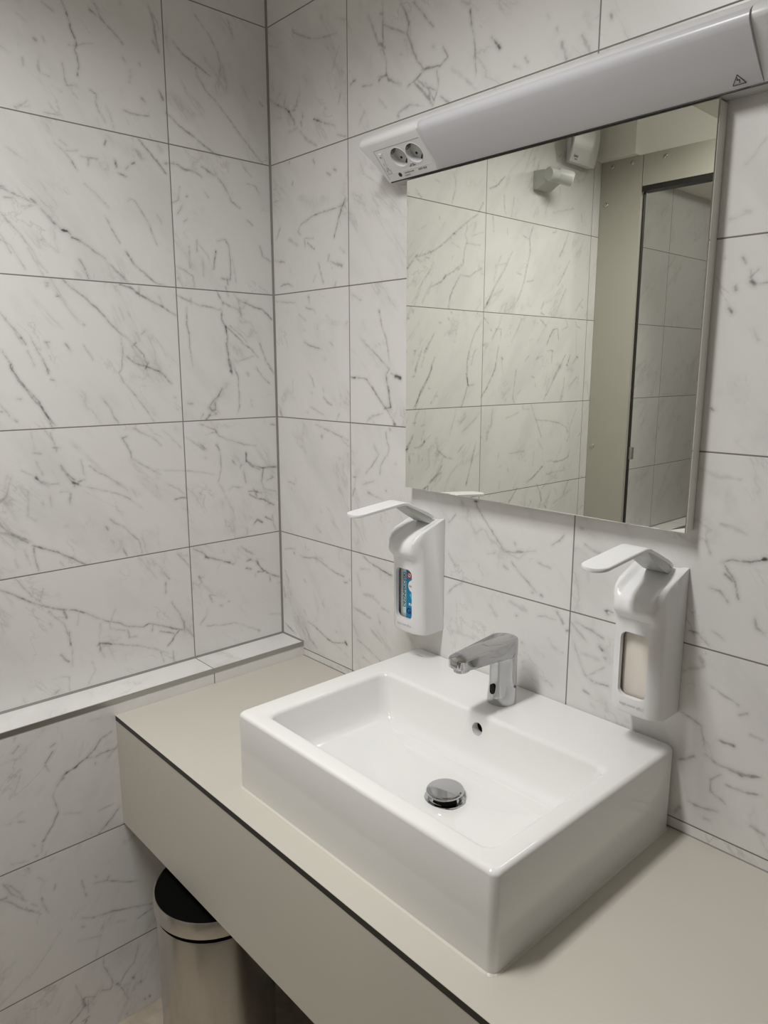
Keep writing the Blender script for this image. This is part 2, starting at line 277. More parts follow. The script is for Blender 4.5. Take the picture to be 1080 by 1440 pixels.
VEINS = {   # veins seen on the tiles: width mm, strength %, then points (mm along the wall, mm above the tile joint)
'left': '''3 60 -473,1418 -465,1400 -460,1384 -457,1368 -451,1356 -449,1345;3 50 -449,1345 -454,1336 -450,1326 -447,1309 -452,1290;2 30 -465,1342 -449,1344 -437,1351 -417,1357;4 35 -480,1306 -478,1286 -474,1267 -455,1271;6 50 -293,1459 -284,1434 -280,1410 -275,1377;3 30 -293,1459 -276,1436 -272,1419;3 35 -288,1396 -275,1377;5 35 -408,1431 -397,1408 -381,1395 -363,1383 -354,1373;4 50 -418,1417 -408,1412;3 40 -429,1270 -416,1264 -419,1249 -413,1232 -401,1216;3 40 -399,1247 -391,1234 -384,1207;5 45 -355,1347 -351,1340;5 35 -320,1345 -319,1342;10 20 -341,1326 -344,1303;7 30 -319,1278 -312,1273;6 40 -531,1336 -527,1334;4 30 -514,1344 -510,1335;6 35 -554,1296 -553,1284;6 30 -523,1304 -526,1286 -523,1278;3 25 -524,1278 -506,1275;3 35 -510,1404 -490,1394;5 20 -557,1371 -544,1361;4 35 -576,1206 -564,1211 -551,1223;3 40 -521,1208 -505,1209 -495,1209;4 30 -361,1246 -332,1244 -305,1247;6 40 -279,1303 -272,1291;3 70 -561,1045 -552,1039;3 45 -552,1039 -534,1021 -519,1005 -506,994;5 85 -506,994 -496,993 -489,988;4 70 -487,982 -470,977;3 40 -470,977 -447,962 -421,947;5 40 -413,936 -394,921 -374,904;3 35 -497,1164 -485,1156;4 40 -507,1156 -489,1143 -477,1131 -466,1112;4 30 -485,1146 -463,1150;4 25 -457,1141 -424,1141;6 25 -442,1140 -443,1125;4 30 -454,1090 -432,1073 -406,1051;4 40 -415,1031 -402,1006 -386,981;5 70 -375,966 -363,947 -355,938;4 40 -355,938 -332,922 -310,905;4 60 -406,1172 -403,1180;3 80 -386,1144 -384,1132;2.5 50 -382,1121 -364,1117;3 50 -363,1133 -358,1139;4 60 -350,1144 -344,1148;3 50 -332,1197 -311,1177 -290,1156 -274,1138;3 35 -364,1068 -358,1074 -349,1072 -334,1051 -319,1029;3 45 -319,1029 -313,1010 -303,987;4 30 -618,1013 -600,992 -581,970 -566,950;4 30 -566,950 -557,929 -540,909;5 35 -622,973 -612,954 -605,940;4 50 -476,941 -465,923 -459,904;3 40 -614,1061 -607,1059;3 35 -579,1029 -562,1033;3 20 -596,1132 -579,1122 -562,1113;3 30 -610,1041 -594,1042;5 40 -275,1160 -271,1157;4 30 -636,826 -616,801 -599,779 -593,766;4 55 -602,781 -594,768;4 40 -581,773 -567,746 -554,716;3 30 -592,756 -580,726;3 50 -564,740 -554,716;3 60 -639,755 -630,739 -624,718 -614,703 -599,679 -579,656 -567,628 -551,606;3 55 -512,898 -495,882 -468,864 -441,839 -421,816 -397,793 -386,787;2.5 50 -386,787 -369,771 -349,751 -343,727;3 60 -388,747 -370,732 -343,725 -315,715 -299,700 -288,688;4 60 -373,770 -366,776;3.5 70 -347,721 -340,734;4 60 -327,719 -315,715;3 35 -399,790 -396,759 -402,719 -408,712 -400,693 -378,667 -356,637 -334,603;5 55 -393,897 -371,893 -352,880 -326,867 -298,856 -268,839;4 35 -305,876 -298,856;6 25 -351,894 -351,876;4 40 -399,924 -376,903;3 45 -334,921 -311,906 -291,903;3 40 -451,662 -434,639 -426,617 -417,605;4 50 -517,771 -507,757;3 35 -479,768 -470,753 -462,739;3 40 -557,774 -548,773;4 40 -477,812 -475,810;4 60 -547,890 -541,889;3 50 -527,865 -523,864;4 40 -551,699 -546,697;3 40 -629,621 -624,617;3 35 -619,662 -613,661;4 40 -281,657 -277,655;4 40 -653,638 -649,637;3 35 -352,795 -344,802;5 40 -410,571 -402,556 -394,538 -393,524;5 70 -410,571 -401,573;4 30 -389,522 -369,508 -344,493 -325,481;2 25 -336,493 -251,483;6 30 -339,566 -321,549;4 30 -384,593 -368,580 -339,568;4 20 -313,583 -271,539;3 55 -294,419 -275,422 -264,420;8 30 -338,458 -336,449;3 25 -311,459 -285,444 -268,429;6 45 -558,560 -546,559;5 25 -573,597 -554,567;3 35 -597,552 -584,549;3 25 -594,533 -584,506;4 15 -599,595 -595,559;3 60 -547,522 -534,503 -519,487;6 75 -523,483 -514,479;4 50 -513,484 -500,487;4 30 -504,529 -499,498;3 30 -514,477 -469,462 -434,451 -407,437 -375,409;4 45 -488,516 -470,501 -449,489;4 25 -449,489 -421,467;6 70 -598,502 -594,496;3 35 -594,496 -572,485 -554,484;3 20 -624,518 -600,504;5 35 -530,459 -534,439;3 30 -552,466 -537,466;4 30 -589,449 -587,443;3 20 -572,464 -572,438;4 40 -547,392 -543,392;4 40 -450,394 -443,385 -423,374 -404,353 -388,336 -382,306;7 35 -450,394 -443,387;6 45 -460,378 -457,371;4 35 -450,346 -446,341;3 40 -427,324 -418,304;4 45 -675,398 -656,390 -637,376 -624,368;4 70 -616,361 -590,349 -567,339;4 50 -567,339 -545,324 -512,302;3 65 -614,359 -613,330 -609,306;8 20 -652,337 -649,321;4 25 -564,317 -557,306;6 20 -632,352 -624,321;14 12 -652,509 -663,464 -640,413;8 20 -622,426 -606,412;5 15 -635,438 -671,439;4 60 -686,279 -663,266 -639,248 -612,231 -583,217 -541,204 -518,192 -499,177 -470,161;4 60 -470,161 -450,154 -429,140 -390,129 -376,134 -344,121 -312,105 -288,97;6 60 -566,211 -561,192;3 40 -656,299 -641,274 -618,243;3 30 -603,266 -613,240;4 35 -596,214 -584,197 -568,181 -559,149 -555,122;4 50 -558,157 -557,127;5 30 -596,187 -593,180;6 40 -580,112 -564,91;4 20 -554,118 -557,80;4 35 -584,197 -567,194;3 35 -454,186 -466,160;5 75 -499,112 -493,116 -468,107;4 50 -495,117 -495,98;4 30 -468,107 -402,86 -362,66 -325,43;6 15 -489,162 -495,119;6 30 -429,134 -426,113 -409,111;3 30 -469,159 -468,143 -434,131;3 50 -350,109 -315,94;5 65 -300,100 -315,87 -321,77 -333,68;3 50 -288,97 -287,118;3 45 -317,173 -298,141 -289,118;5 30 -288,108 -265,74;6 45 -329,224 -331,199;4 30 -332,247 -319,231;3 40 -296,290 -278,269 -263,247;4 35 -353,59 -345,29;4 45 -320,51 -319,22 -305,16;3 30 -344,48 -321,32 -311,43;3 40 -367,130 -370,115;3 20 -603,60 -584,62 -566,57 -568,18;5 50 -598,28 -591,33;4 20 -514,77 -508,57 -526,28;8 12 -662,35 -659,22;4 20 -533,198 -540,170;4 40 -293,1162 -283,1152 -272,1137;6 40 -277,1157 -270,1160;5 50 -263,1161 -244,1161 -226,1153 -204,1154 -187,1146;4 45 -185,1167 -171,1161 -155,1154;5 45 -144,1148 -132,1138 -121,1121 -112,1106;4 50 -112,1104 -90,1092;4 35 -179,1112 -172,1104;3 30 -68,1149 -45,1148 -33,1131;5 35 -69,1067 -56,1058;4 60 -37,1012 -30,990 -8,980;4 75 -158,988 -162,970 -166,948;3 50 -154,1011 -132,1017 -123,1003 -120,971 -122,931;4 55 -146,929 -122,928;7 85 -131,930 -130,926;3 50 -130,927 -130,916;3 35 -264,1079 -248,1087 -242,1115;3 40 -250,1059 -239,1076;4 35 -227,1097 -224,1099;5 35 -206,1007 -206,984;3 25 -205,1002 -180,978 -170,947;3 30 -226,992 -226,946;3 35 -263,947 -239,939 -219,928 -218,904;4 25 -193,969 -192,930;5 20 -115,979 -107,924;3 30 -236,1044 -227,1050;4 25 -75,1185 -55,1167;4 30 -258,920 -255,919;6 20 -300,1050 -290,1034;4 30 -186,1474 -156,1448 -133,1415 -127,1385 -134,1339;3 30 -105,1488 -90,1453;5 40 -241,1408 -217,1387 -189,1376 -155,1361;4 45 -189,1370 -188,1355 -165,1327 -141,1310;3 40 -141,1310 -109,1281 -82,1254 -24,1203;5 45 -265,1262 -236,1242 -195,1223 -158,1203 -138,1199;6 40 -278,1302 -271,1286;3 25 -71,1358 -55,1332;4 30 -25,1336 -16,1329;3.5 50 -239,857 -242,823 -236,799 -237,771 -230,726;4 40 -162,902 -152,884 -144,874;5 65 -150,859 -150,836 -140,819 -136,795 -140,778 -136,756 -135,741;11 75 -135,741 -130,723 -128,708;3 50 -122,723 -111,701 -110,680;4 40 -110,680 -110,652 -110,632 -116,614;4 45 -140,820 -118,803 -93,781 -69,767 -52,749;3 35 -129,822 -112,810 -92,794 -84,784;4 55 -114,895 -100,882 -80,876 -59,868 -38,865 -20,852 -9,842;6 40 -144,874 -127,867 -104,860 -96,848;8 45 -144,870 -145,875;3 40 -103,880 -97,850;6 35 -264,884 -239,875 -210,865 -178,862 -161,857 -147,858;7 30 -228,877 -228,865;2.5 25 -127,737 -97,742 -64,751;4 55 -47,783 -36,757 -30,741 -8,710;4 50 -56,721 -41,700 -21,684;4 60 -156,675 -168,656 -179,648;5 50 -179,648 -192,632 -187,622 -176,624 -177,642;6 50 -184,622 -176,614;7 45 -193,612 -202,603;5 30 -210,615 -216,606;6 35 -248,641 -237,640;3 35 -77,644 -73,628;8 20 -84,711 -81,705;4 35 -136,911 -130,890;3.5 45 -220,592 -179,576 -171,561 -141,549 -101,535;6 55 -179,571 -173,565;3 35 -101,535 -66,530;4 40 -205,566 -183,571;5 30 -226,547 -206,531;5 35 -176,542 -169,510 -168,483 -178,449;5 50 -180,540 -170,526;5 75 -97,515 -96,493;5 60 -96,493 -75,481 -52,473;3 50 -96,493 -85,482 -57,469;4 75 -50,472 -28,473 -3,472;4 70 -47,468 -53,440;5 55 -136,500 -128,488;5 40 -112,484 -115,478;5 40 -106,468 -100,441;5 45 -24,450 -17,445 -37,439;3 35 -149,426 -137,433 -110,428;5 55 -92,416 -73,414 -54,408;5 65 -92,410 -74,398 -43,388;6 50 -78,419 -69,401;4 50 -43,386 -17,372;6 50 -81,329 -71,340 -55,331;5 55 -45,344 -26,333;3 35 -23,346 -21,324 -14,306;3 25 -259,484 -230,479 -188,468;3 30 -256,562 -239,550 -207,527;2.5 25 -163,353 -162,336 -139,331 -138,304 -101,303 -101,321;7 20 -174,441 -164,424;5 30 -229,428 -225,425;4 40 -212,512 -207,510;4 40 -19,582 -7,579;3 30 -53,436 -47,419 -11,407;4 50 -255,294 -232,282 -218,267 -194,257 -168,246 -144,235;5 60 -222,268 -212,263;5 65 -170,247 -155,242;6 30 -121,277 -103,262 -80,249;9 65 -76,232 -73,227;6 45 -104,237 -94,239;6 40 -109,219 -95,214;4 65 -74,225 -57,203 -33,187 -6,176;4 60 -74,202 -50,199;3 50 -38,186 -36,171;4 50 -9,161 -5,160;4 40 -82,195 -80,192;7 40 -242,222 -236,206;4 35 -229,219 -238,217;6 35 -216,168 -209,150;3 35 -216,170 -199,164;5 40 -187,136 -182,134;4 40 -164,142 -162,141;5 25 -244,100 -228,117 -222,136;3 35 -227,92 -180,83 -148,81 -121,68 -76,42;6 40 -78,44 -74,40;3 25 -42,80 -2,71;4 35 -709,1292 -720,1274 -718,1245 -704,1207;5 25 -634,1261 -656,1259;4 45 -848,1228 -827,1198;4 40 -825,1191 -793,1175 -767,1157 -716,1122 -662,1083 -614,1057 -552,1037 -520,1003;5 70 -699,1109 -702,1108;5 60 -714,1121 -720,1123;6 45 -552,1038 -557,1039;3 30 -552,1036 -573,1025;4 35 -772,1161 -775,1145 -766,1124 -777,1109 -764,1074 -760,1037 -735,1018;3 25 -707,1095 -743,1085;3 30 -774,1100 -839,1102;3 25 -797,1124 -851,1141;5 35 -750,1036 -719,1013 -686,999 -664,979 -606,955 -582,912;5 50 -681,997 -669,984;4 45 -748,1006 -720,967 -703,939 -696,901;4 35 -751,1004 -793,1004 -815,1018 -850,1033;4 20 -629,1032 -607,997;5 25 -574,953 -549,903;4 50 -882,1276 -912,1287;4 40 -542,884 -544,882;5 40 -912,977 -874,914;4 25 -920,1051 -911,998;4 20 -899,1204 -904,1150;4 40 -709,892 -712,890;5 20 -550,1213 -573,1204;5 25 -650,1162 -653,1156;5 50 -697,872 -701,869;4 50 -709,891 -712,889;4 30 -656,859 -665,858;4 40 -544,885 -546,883;4 40 -852,865 -824,835 -803,793 -788,743 -789,709 -794,671;5 60 -786,705 -794,669;3.5 45 -791,663 -776,625 -764,598;7 35 -797,667 -823,671;3 30 -826,781 -808,734;5 30 -627,817 -599,769;4 45 -563,737 -555,710;3.5 50 -626,734 -615,698 -584,654 -567,631 -556,599;6 30 -554,772 -551,764;4 30 -651,651 -637,629;4 30 -862,794 -878,803;4 30 -562,591 -553,555;5 40 -551,556 -553,553;5 65 -586,489 -598,500;3 40 -574,481 -589,490;4 45 -523,481 -545,516;6 55 -520,481 -522,475;6 30 -532,460 -535,444;7 30 -645,505 -658,467 -695,443 -727,436;6 20 -616,474 -619,420;6 35 -677,419 -659,395 -617,369;5 20 -736,576 -712,518;5 30 -787,569 -762,549;5 25 -840,563 -769,519;4 30 -780,479 -752,455;4 40 -840,480 -819,415 -795,342;5 45 -801,364 -796,346;5 35 -898,489 -906,533;4 35 -863,498 -870,495;4 25 -724,805 -730,803;4 45 -877,1274 -913,1289 -952,1321;5 35 -951,1265 -952,1240 -960,1211;4 25 -1002,1265 -992,1207;5 30 -1131,1400 -1120,1367;4 30 -1254,1334 -1256,1310;4 50 -1338,1279 -1342,1277;3 25 -1220,1249 -1338,1277;4 25 -1393,1268 -1400,1239;4 45 -1110,1195 -1092,1150 -1098,1115 -1090,1070;4 45 -1092,1158 -1098,1111;5 25 -1051,1157 -1093,1146;4 25 -972,1167 -976,1148;4 25 -895,1198 -904,1151;3.5 30 -944,1080 -927,1048 -916,1009;4 25 -927,1048 -977,1060;5 40 -1002,1097 -959,1035 -911,974 -882,933 -868,910;6 50 -882,933 -870,914;4 40 -1087,1070 -1070,1009 -1049,963 -1018,921;4 45 -1318,1192 -1288,1134 -1268,1107;4 35 -1333,1101 -1295,1047 -1268,1011;4 35 -1318,1002 -1287,957 -1260,913;7 25 -1031,1034 -1052,1031;4 25 -1087,1010 -1121,1017;5 30 -1225,1183 -1246,1191;5 35 -1187,951 -1174,926;5 30 -1171,913 -1193,906;3.5 35 -1429,974 -1384,928;3 35 -1406,955 -1431,943;4 40 -1465,936 -1451,913;8 20 -1110,1408 -1104,1403;6 35 -1242,1431 -1256,1442;4 35 -866,881 -888,865;4 35 -956,891 -939,853 -927,841 -909,814;6 75 -931,849 -936,849;5 50 -901,848 -904,844;4 30 -936,849 -955,850 -953,815;3.5 50 -945,795 -929,719 -887,656 -861,629;4 60 -890,660 -861,629;6 40 -962,757 -967,753;4 30 -963,751 -971,707;3.5 30 -1065,886 -1034,837 -1012,810;3.5 40 -1044,719 -1036,670 -1029,621 -1040,604;3 25 -1032,616 -1072,649;4 35 -870,793 -882,801;6 45 -1274,863 -1251,858 -1231,834 -1215,804;3 50 -1277,863 -1285,827;4 35 -1172,889 -1206,869;4 30 -1054,892 -1065,884 -1085,893;5 50 -1246,786 -1253,782;4 35 -1250,784 -1249,741;3 30 -1220,783 -1249,786;5 40 -1335,772 -1306,737 -1271,698 -1258,672 -1237,646 -1210,612;7 35 -1314,741 -1265,680;4 50 -1363,768 -1346,732;5 60 -1344,735 -1350,733;5 50 -1407,766 -1415,762;3 35 -1407,764 -1385,742;4 35 -1422,869 -1401,874 -1388,891;3 25 -1398,861 -1402,773;4 40 -1334,688 -1329,648 -1316,613;4 50 -1319,622 -1316,609;6 25 -1177,770 -1156,753 -1192,766;5 25 -1113,765 -1093,748;5 30 -1132,694 -1146,690;6 20 -1155,669 -1156,656;4 25 -1414,688 -1368,657;5 25 -1324,897 -1342,872 -1304,858;8 15 -1110,815 -1131,823;5 35 -922,588 -918,539 -897,500 -894,485;4 35 -896,524 -894,485;5 35 -1138,595 -1154,562 -1171,537 -1204,477;4 35 -1170,540 -1245,534 -1316,522 -1361,504 -1370,489;5 50 -1366,492 -1372,487;4 25 -995,554 -1069,572;4 20 -1088,599 -1089,582 -1125,580;5 40 -961,433 -959,421;3 30 -1022,431 -1105,433;5 25 -1424,574 -1381,498 -1384,461;5 35 -1384,470 -1369,453;5 35 -1248,384 -1263,387 -1295,378 -1343,381 -1382,391 -1388,414;5 35 -1287,381 -1343,381;4 55 -1212,364 -1162,333 -1126,319;7 50 -1212,367 -1219,368;6 40 -1244,337 -1267,337;3 25 -1259,340 -1362,342;4 60 -1357,351 -1359,350;6 30 -1014,380 -1018,369;10 15 -1163,426 -1159,378;10 12 -1182,469 -1215,431;5 25 -1107,400 -1114,397;4 50 -1070,305 -1044,275 -1024,256;5 40 -1186,308 -1210,274 -1220,241 -1203,215;4 40 -1254,306 -1217,285;5 60 -1241,220 -1253,211;4 40 -1390,297 -1361,252;5 25 -1409,261 -1299,222;5 30 -1152,249 -1157,240;10 12 -1303,278 -1321,247;5 35 -1457,477 -1446,466;4 30 -1468,308 -1491,301;4 25 -1460,168 -1501,187;4 25 -972,339 -967,314''',
'back': '''4 45 101,1467 105,1459 134,1445 164,1431;3 25 164,1430 197,1421 258,1413;5 25 265,1386 257,1374 241,1347;6 35 268,1294 263,1279;4 40 4,1418 6,1407;3.5 55 8,1345 36,1326 57,1317 80,1303;5 60 32,1328 41,1325;5 70 78,1304 83,1301;2.5 40 68,1333 61,1317;3 30 14,1374 21,1360;3 30 47,1348 32,1339;5 60 80,1301 100,1278 102,1270;5 50 127,1269 129,1262;6 35 130,1289 134,1278;4 50 94,1301 104,1300;5 60 174,1265 193,1257 201,1252;5 40 201,1253 246,1237 250,1231;4 50 254,1217 270,1211 286,1206;8 25 122,1251 148,1228 183,1208;6 20 113,1260 76,1258;2.5 30 113,1317 108,1306;5 30 250,1311 252,1308;6 25 35,1298 49,1295;5 60 303,1303 314,1307;4 60 280,1082 272,1069 258,1048 248,1023 241,1007;4 50 272,1069 232,1067 191,1066 157,1062 118,1050 108,1036;4 40 104,1037 117,1028;8 60 244,1148 250,1145;6 50 218,1145 230,1139;6 30 170,1181 174,1174;4 40 78,1195 79,1191;4 35 90,1149 88,1143;4 25 2,1115 38,1117;4 55 184,957 188,942 194,929 200,914;8 45 250,951 266,945;8 35 222,971 218,959;6 35 226,958 254,946;3 35 132,1018 134,998;3 30 132,1018 165,1015;4 40 143,1007 168,991;4 40 245,912 243,903;5 45 29,918 43,922 67,921 81,915;6 35 7,983 26,977 50,973;4 30 35,1053 17,1030;9 25 71,1023 103,1007;10 15 263,981 278,970;6 40 143,888 145,885;4 25 171,931 162,919;40 10 120,1107 171,1085 217,1092;6 45 141,886 145,883;3 30 145,878 146,871;4 30 10,885 47,880 90,877;4 40 131,863 163,856 168,848;4 30 104,848 130,833;3 50 123,783 146,774 189,765;3 30 220,781 233,772;4 30 44,810 47,803;4 35 121,811 127,809;2.5 35 135,713 152,696 159,677;8 20 148,664 151,661;4 50 194,655 208,643 225,637;4 30 192,676 195,669;3 35 138,631 165,623 199,610;5 30 126,618 132,617;4 20 71,692 73,663;4 25 252,619 243,604;3 35 161,589 204,579 248,568 283,560;11 35 183,562 186,560;3 35 41,437 70,433;3 40 303,880 330,867;5 50 389,841 391,837;3 40 391,837 399,807 413,779 422,736;3 45 332,784 373,755 422,720;4 50 422,720 411,708 415,686 420,661;5 75 418,683 422,658 426,640;9 75 440,705 456,701;3 35 427,711 443,704;4 50 295,702 311,701;5 60 308,701 311,701;5 50 318,701 348,698 368,679 392,654 415,633 439,606;4 50 406,636 426,640;6 60 436,605 439,604;7 30 348,604 367,618 401,626;4 50 422,595 425,591;3.5 40 411,585 415,563 422,554 415,535;3.5 40 372,553 387,535 367,510 344,489;5 35 415,537 394,512 391,492;4 40 441,520 443,519;5 55 305,449 297,432;5 30 300,476 311,477;7 40 411,458 413,457;3 30 351,448 381,438;8 20 331,462 372,474;6 25 284,822 279,819;5 35 13,617 22,602;3 35 21,255 63,263;4 50 60,253 62,250;3.5 45 86,249 114,249 148,255 175,249 201,241 232,233 263,231;5 40 263,216 275,218;4 35 283,227 285,225;4 35 18,196 35,167;5 50 10,147 15,122;5 25 101,188 109,183;5 30 177,142 183,137;3 50 12,48 42,36 60,31;3 45 88,68 113,48 121,32 152,18;4 30 98,105 106,95;3.5 45 114,79 142,73 175,61 207,52;4 70 194,54 215,50;3 35 215,50 265,63;5 75 266,65 271,60;3 30 229,83 234,81;6 35 322,300 341,291 355,284;3 55 355,284 378,279 400,273 431,268;4 75 400,273 427,268;4 25 322,262 355,268;8 15 312,247 322,223;9 25 297,161 330,156 359,150;12 18 336,203 368,204 387,193;4 40 396,185 418,181;6 30 387,164 391,143;6 25 359,124 396,102;6 30 310,84 349,72 396,53;5 25 330,46 358,38;10 15 296,118 311,95;8 15 173,380 178,376;10 20 156,337 172,326;3 30 351,445 400,436;4 25 183,154 180,147;4 20 223,50 249,40;4 50 451,1410 468,1381 475,1366 470,1349 482,1325 496,1296 516,1275;3 35 468,1349 433,1368 401,1385;4 40 488,1396 515,1367 538,1339;5 50 531,1349 540,1340;3.5 45 401,1424 401,1376 401,1344 412,1314 412,1292;6 30 357,1416 372,1389 390,1352;6 40 394,1407 401,1403;7 50 394,1353 408,1342;6 55 390,1293 412,1292 419,1281 452,1264;7 50 390,1288 397,1291;6 60 309,1307 317,1307;4 50 336,1291 367,1285;5 55 510,1275 526,1274 558,1269;4 45 558,1269 577,1278 564,1300;5 55 516,1273 490,1260 473,1256;7 55 490,1258 517,1234 540,1207;5 45 496,1263 523,1241 549,1230;6 50 530,1228 533,1212;3 45 549,1264 554,1237 543,1214;4 40 520,1250 543,1214;4 35 559,1217 581,1201;4 60 445,1211 447,1208;6 25 448,1215 476,1222 517,1210;2.5 50 629,1341 631,1322 638,1297 642,1271 645,1230;3.5 60 628,1339 632,1314;4 50 679,1281 696,1260;6 65 693,1263 698,1258;3 35 729,1222 743,1214;6 30 752,1229 758,1220;4 30 812,1256 815,1248;5 30 794,1279 797,1275;7 35 823,1231 834,1204;8 35 860,1231 872,1210 879,1199;6 50 909,1244 911,1239;14 12 863,1258 877,1236;5 30 451,1319 455,1316;6 30 538,1307 542,1304;8 15 344,1239 328,1219;8 15 390,1252 412,1232;6 25 608,1360 626,1350;10 12 586,1258 635,1217;5 20 623,1228 647,1206;3.5 40 669,468 673,456 699,427 741,382;5 70 666,468 672,468;4 40 743,381 769,384 784,388;6 60 771,386 782,387;4 25 784,388 814,395;3 35 759,364 781,345 818,318;4 20 745,381 776,373 800,398;4 50 765,401 767,399;5 35 847,412 862,423 871,434;5 30 817,374 846,369;5 50 828,315 832,313;3 50 808,315 810,315;5 35 616,433 599,415;5 40 632,463 635,460;6 25 600,350 616,330;6 25 742,352 751,348;4 20 701,369 719,374;4 40 599,266 617,284 639,298;8 20 709,267 728,249;9 20 758,286 797,277;4 50 774,262 776,262;5 45 789,213 791,212;6 20 822,273 838,277 862,276;6 35 865,291 878,273;8 18 848,237 861,223 881,218;8 20 848,155 861,148;9 12 614,188 674,188;5 50 886,262 892,264;6 30 889,283 913,265 928,253;6 35 904,283 930,277 959,268;6 60 952,252 959,246;5 50 962,235 965,233;6 30 903,242 915,215 928,191 943,185;5 25 932,192 963,216;10 15 918,229 955,227;5 40 950,184 972,185;5 35 926,162 937,159;5 55 960,318 967,319 974,318;4 50 960,318 965,312 970,315;6 20 914,425 929,418 950,412;6 30 902,452 909,452;10 12 920,387 925,359;2.5 40 1136,872 1141,863;5 50 1158,853 1149,844 1155,835;7 60 1150,839 1157,835;4 35 1157,835 1173,835;5 55 1129,834 1131,828;5 60 1123,804 1128,798;5 30 1159,775 1167,759;5 45 1110,664 1114,661;6 30 1134,933 1140,931;5 25 1114,925 1123,924;5 20 1144,1006 1129,992;4 20 1153,1020 1141,1006;3 30 1148,854 1150,844;4 15 1114,922 1138,930;4 65 1145,439 1160,446 1185,447 1205,455;4 50 1148,439 1155,427 1165,416 1174,388;7 70 1202,455 1207,455;5 45 1151,422 1163,413;5 45 1131,397 1145,395 1159,380;5 50 1199,365 1202,352 1213,346;4 40 1105,322 1119,321 1137,306;6 35 1119,466 1127,449;7 20 1138,496 1156,494 1177,485;4 25 1139,331 1158,322;10 25 1125,284 1131,271 1101,254;5 30 1147,242 1188,227;5 30 1191,212 1202,218;5 40 1099,186 1119,181 1136,174 1144,142;6 55 1165,161 1187,160;6 45 1106,104 1129,119;6 40 1147,129 1166,121 1189,121 1210,121 1231,127;5 55 1184,119 1202,117;4 45 1157,92 1159,73 1183,61;4 35 1157,90 1172,106;5 40 1182,93 1207,92 1232,99;5 50 1126,40 1145,38 1171,43;7 40 1154,22 1161,22;10 30 1106,11 1112,23;7 35 1222,43 1242,38;8 15 1101,576 1128,565 1162,565;5 25 1209,187 1226,185''',
'low': '''5 50 -717,-30 -706,-20;3.5 40 -642,-55 -659,-75;3 25 -659,-80 -653,-95;4 35 -636,-39 -645,-43;4 50 -519,-54 -542,-62 -557,-81 -575,-94 -592,-101;4 50 -511,-96 -541,-96 -555,-98;6 50 -548,-95 -544,-95;3 35 -555,-100 -575,-96;4 60 -592,-101 -599,-107 -619,-113 -629,-117;5 50 -599,-107 -619,-112;4 30 -629,-117 -642,-135 -650,-153 -644,-181 -642,-193;5 45 -626,-121 -640,-134;4.5 55 -642,-193 -657,-220 -677,-245;3.5 50 -512,-237 -535,-258 -563,-280;3 30 -526,-224 -551,-226 -559,-228;4 40 -738,-179 -734,-179;4 35 -719,-181 -710,-185;2.5 25 -630,-202 -594,-216;5 30 -695,-246 -694,-248;3 40 -675,-278 -672,-271;5 30 -693,-272 -690,-272;4 20 -740,-267 -709,-275;3 30 -679,-253 -682,-267;4 35 -559,-113 -558,-116;4 25 -528,-110 -524,-106;4 30 -562,-13 -538,-16;5 30 -710,0 -712,-6;5 40 -768,-334 -757,-336;5 35 -760,-302 -747,-331 -736,-344 -721,-363;5 30 -754,-305 -732,-335 -725,-357;5 40 -768,-334 -749,-351 -727,-378 -701,-400;3 30 -711,-374 -700,-386;6 45 -691,-372 -690,-380;4 35 -690,-384 -680,-412;6 30 -721,-378 -716,-389;6 30 -662,-357 -664,-364;5 30 -607,-375 -604,-404;6 35 -602,-408 -601,-413;4 35 -581,-394 -553,-401 -518,-423 -482,-440;5 35 -553,-401 -549,-393;5 30 -578,-378 -576,-381;4 40 -614,-463 -590,-475 -551,-482 -515,-494 -455,-514;5 40 -590,-475 -587,-476;5 40 -456,-527 -468,-529 -492,-534;3 25 -521,-522 -539,-515;5 30 -615,-484 -612,-487;4 15 -625,-514 -576,-529;4 40 -573,-582 -577,-608 -566,-636 -559,-662 -566,-676 -583,-667;7 45 -550,-672 -543,-680;3.5 35 -543,-678 -531,-659 -506,-640 -492,-601;6 40 -513,-678 -509,-683;6 50 -495,-701 -494,-703;5 70 -477,-752 -475,-755;5 50 -489,-753 -487,-756;3 30 -543,-680 -528,-725;3 30 -640,-618 -629,-658;6 50 -629,-662 -619,-662 -600,-674;9 50 -626,-664 -624,-682;5 45 -624,-682 -638,-693 -657,-705;4 35 -616,-671 -618,-702;6 45 -633,-717 -617,-715;5 40 -623,-720 -627,-726;4 40 -534,-764 -532,-766;5 20 -666,-295 -660,-294;6 25 -710,-291 -708,-296;5 25 -694,-322 -683,-335''',
}

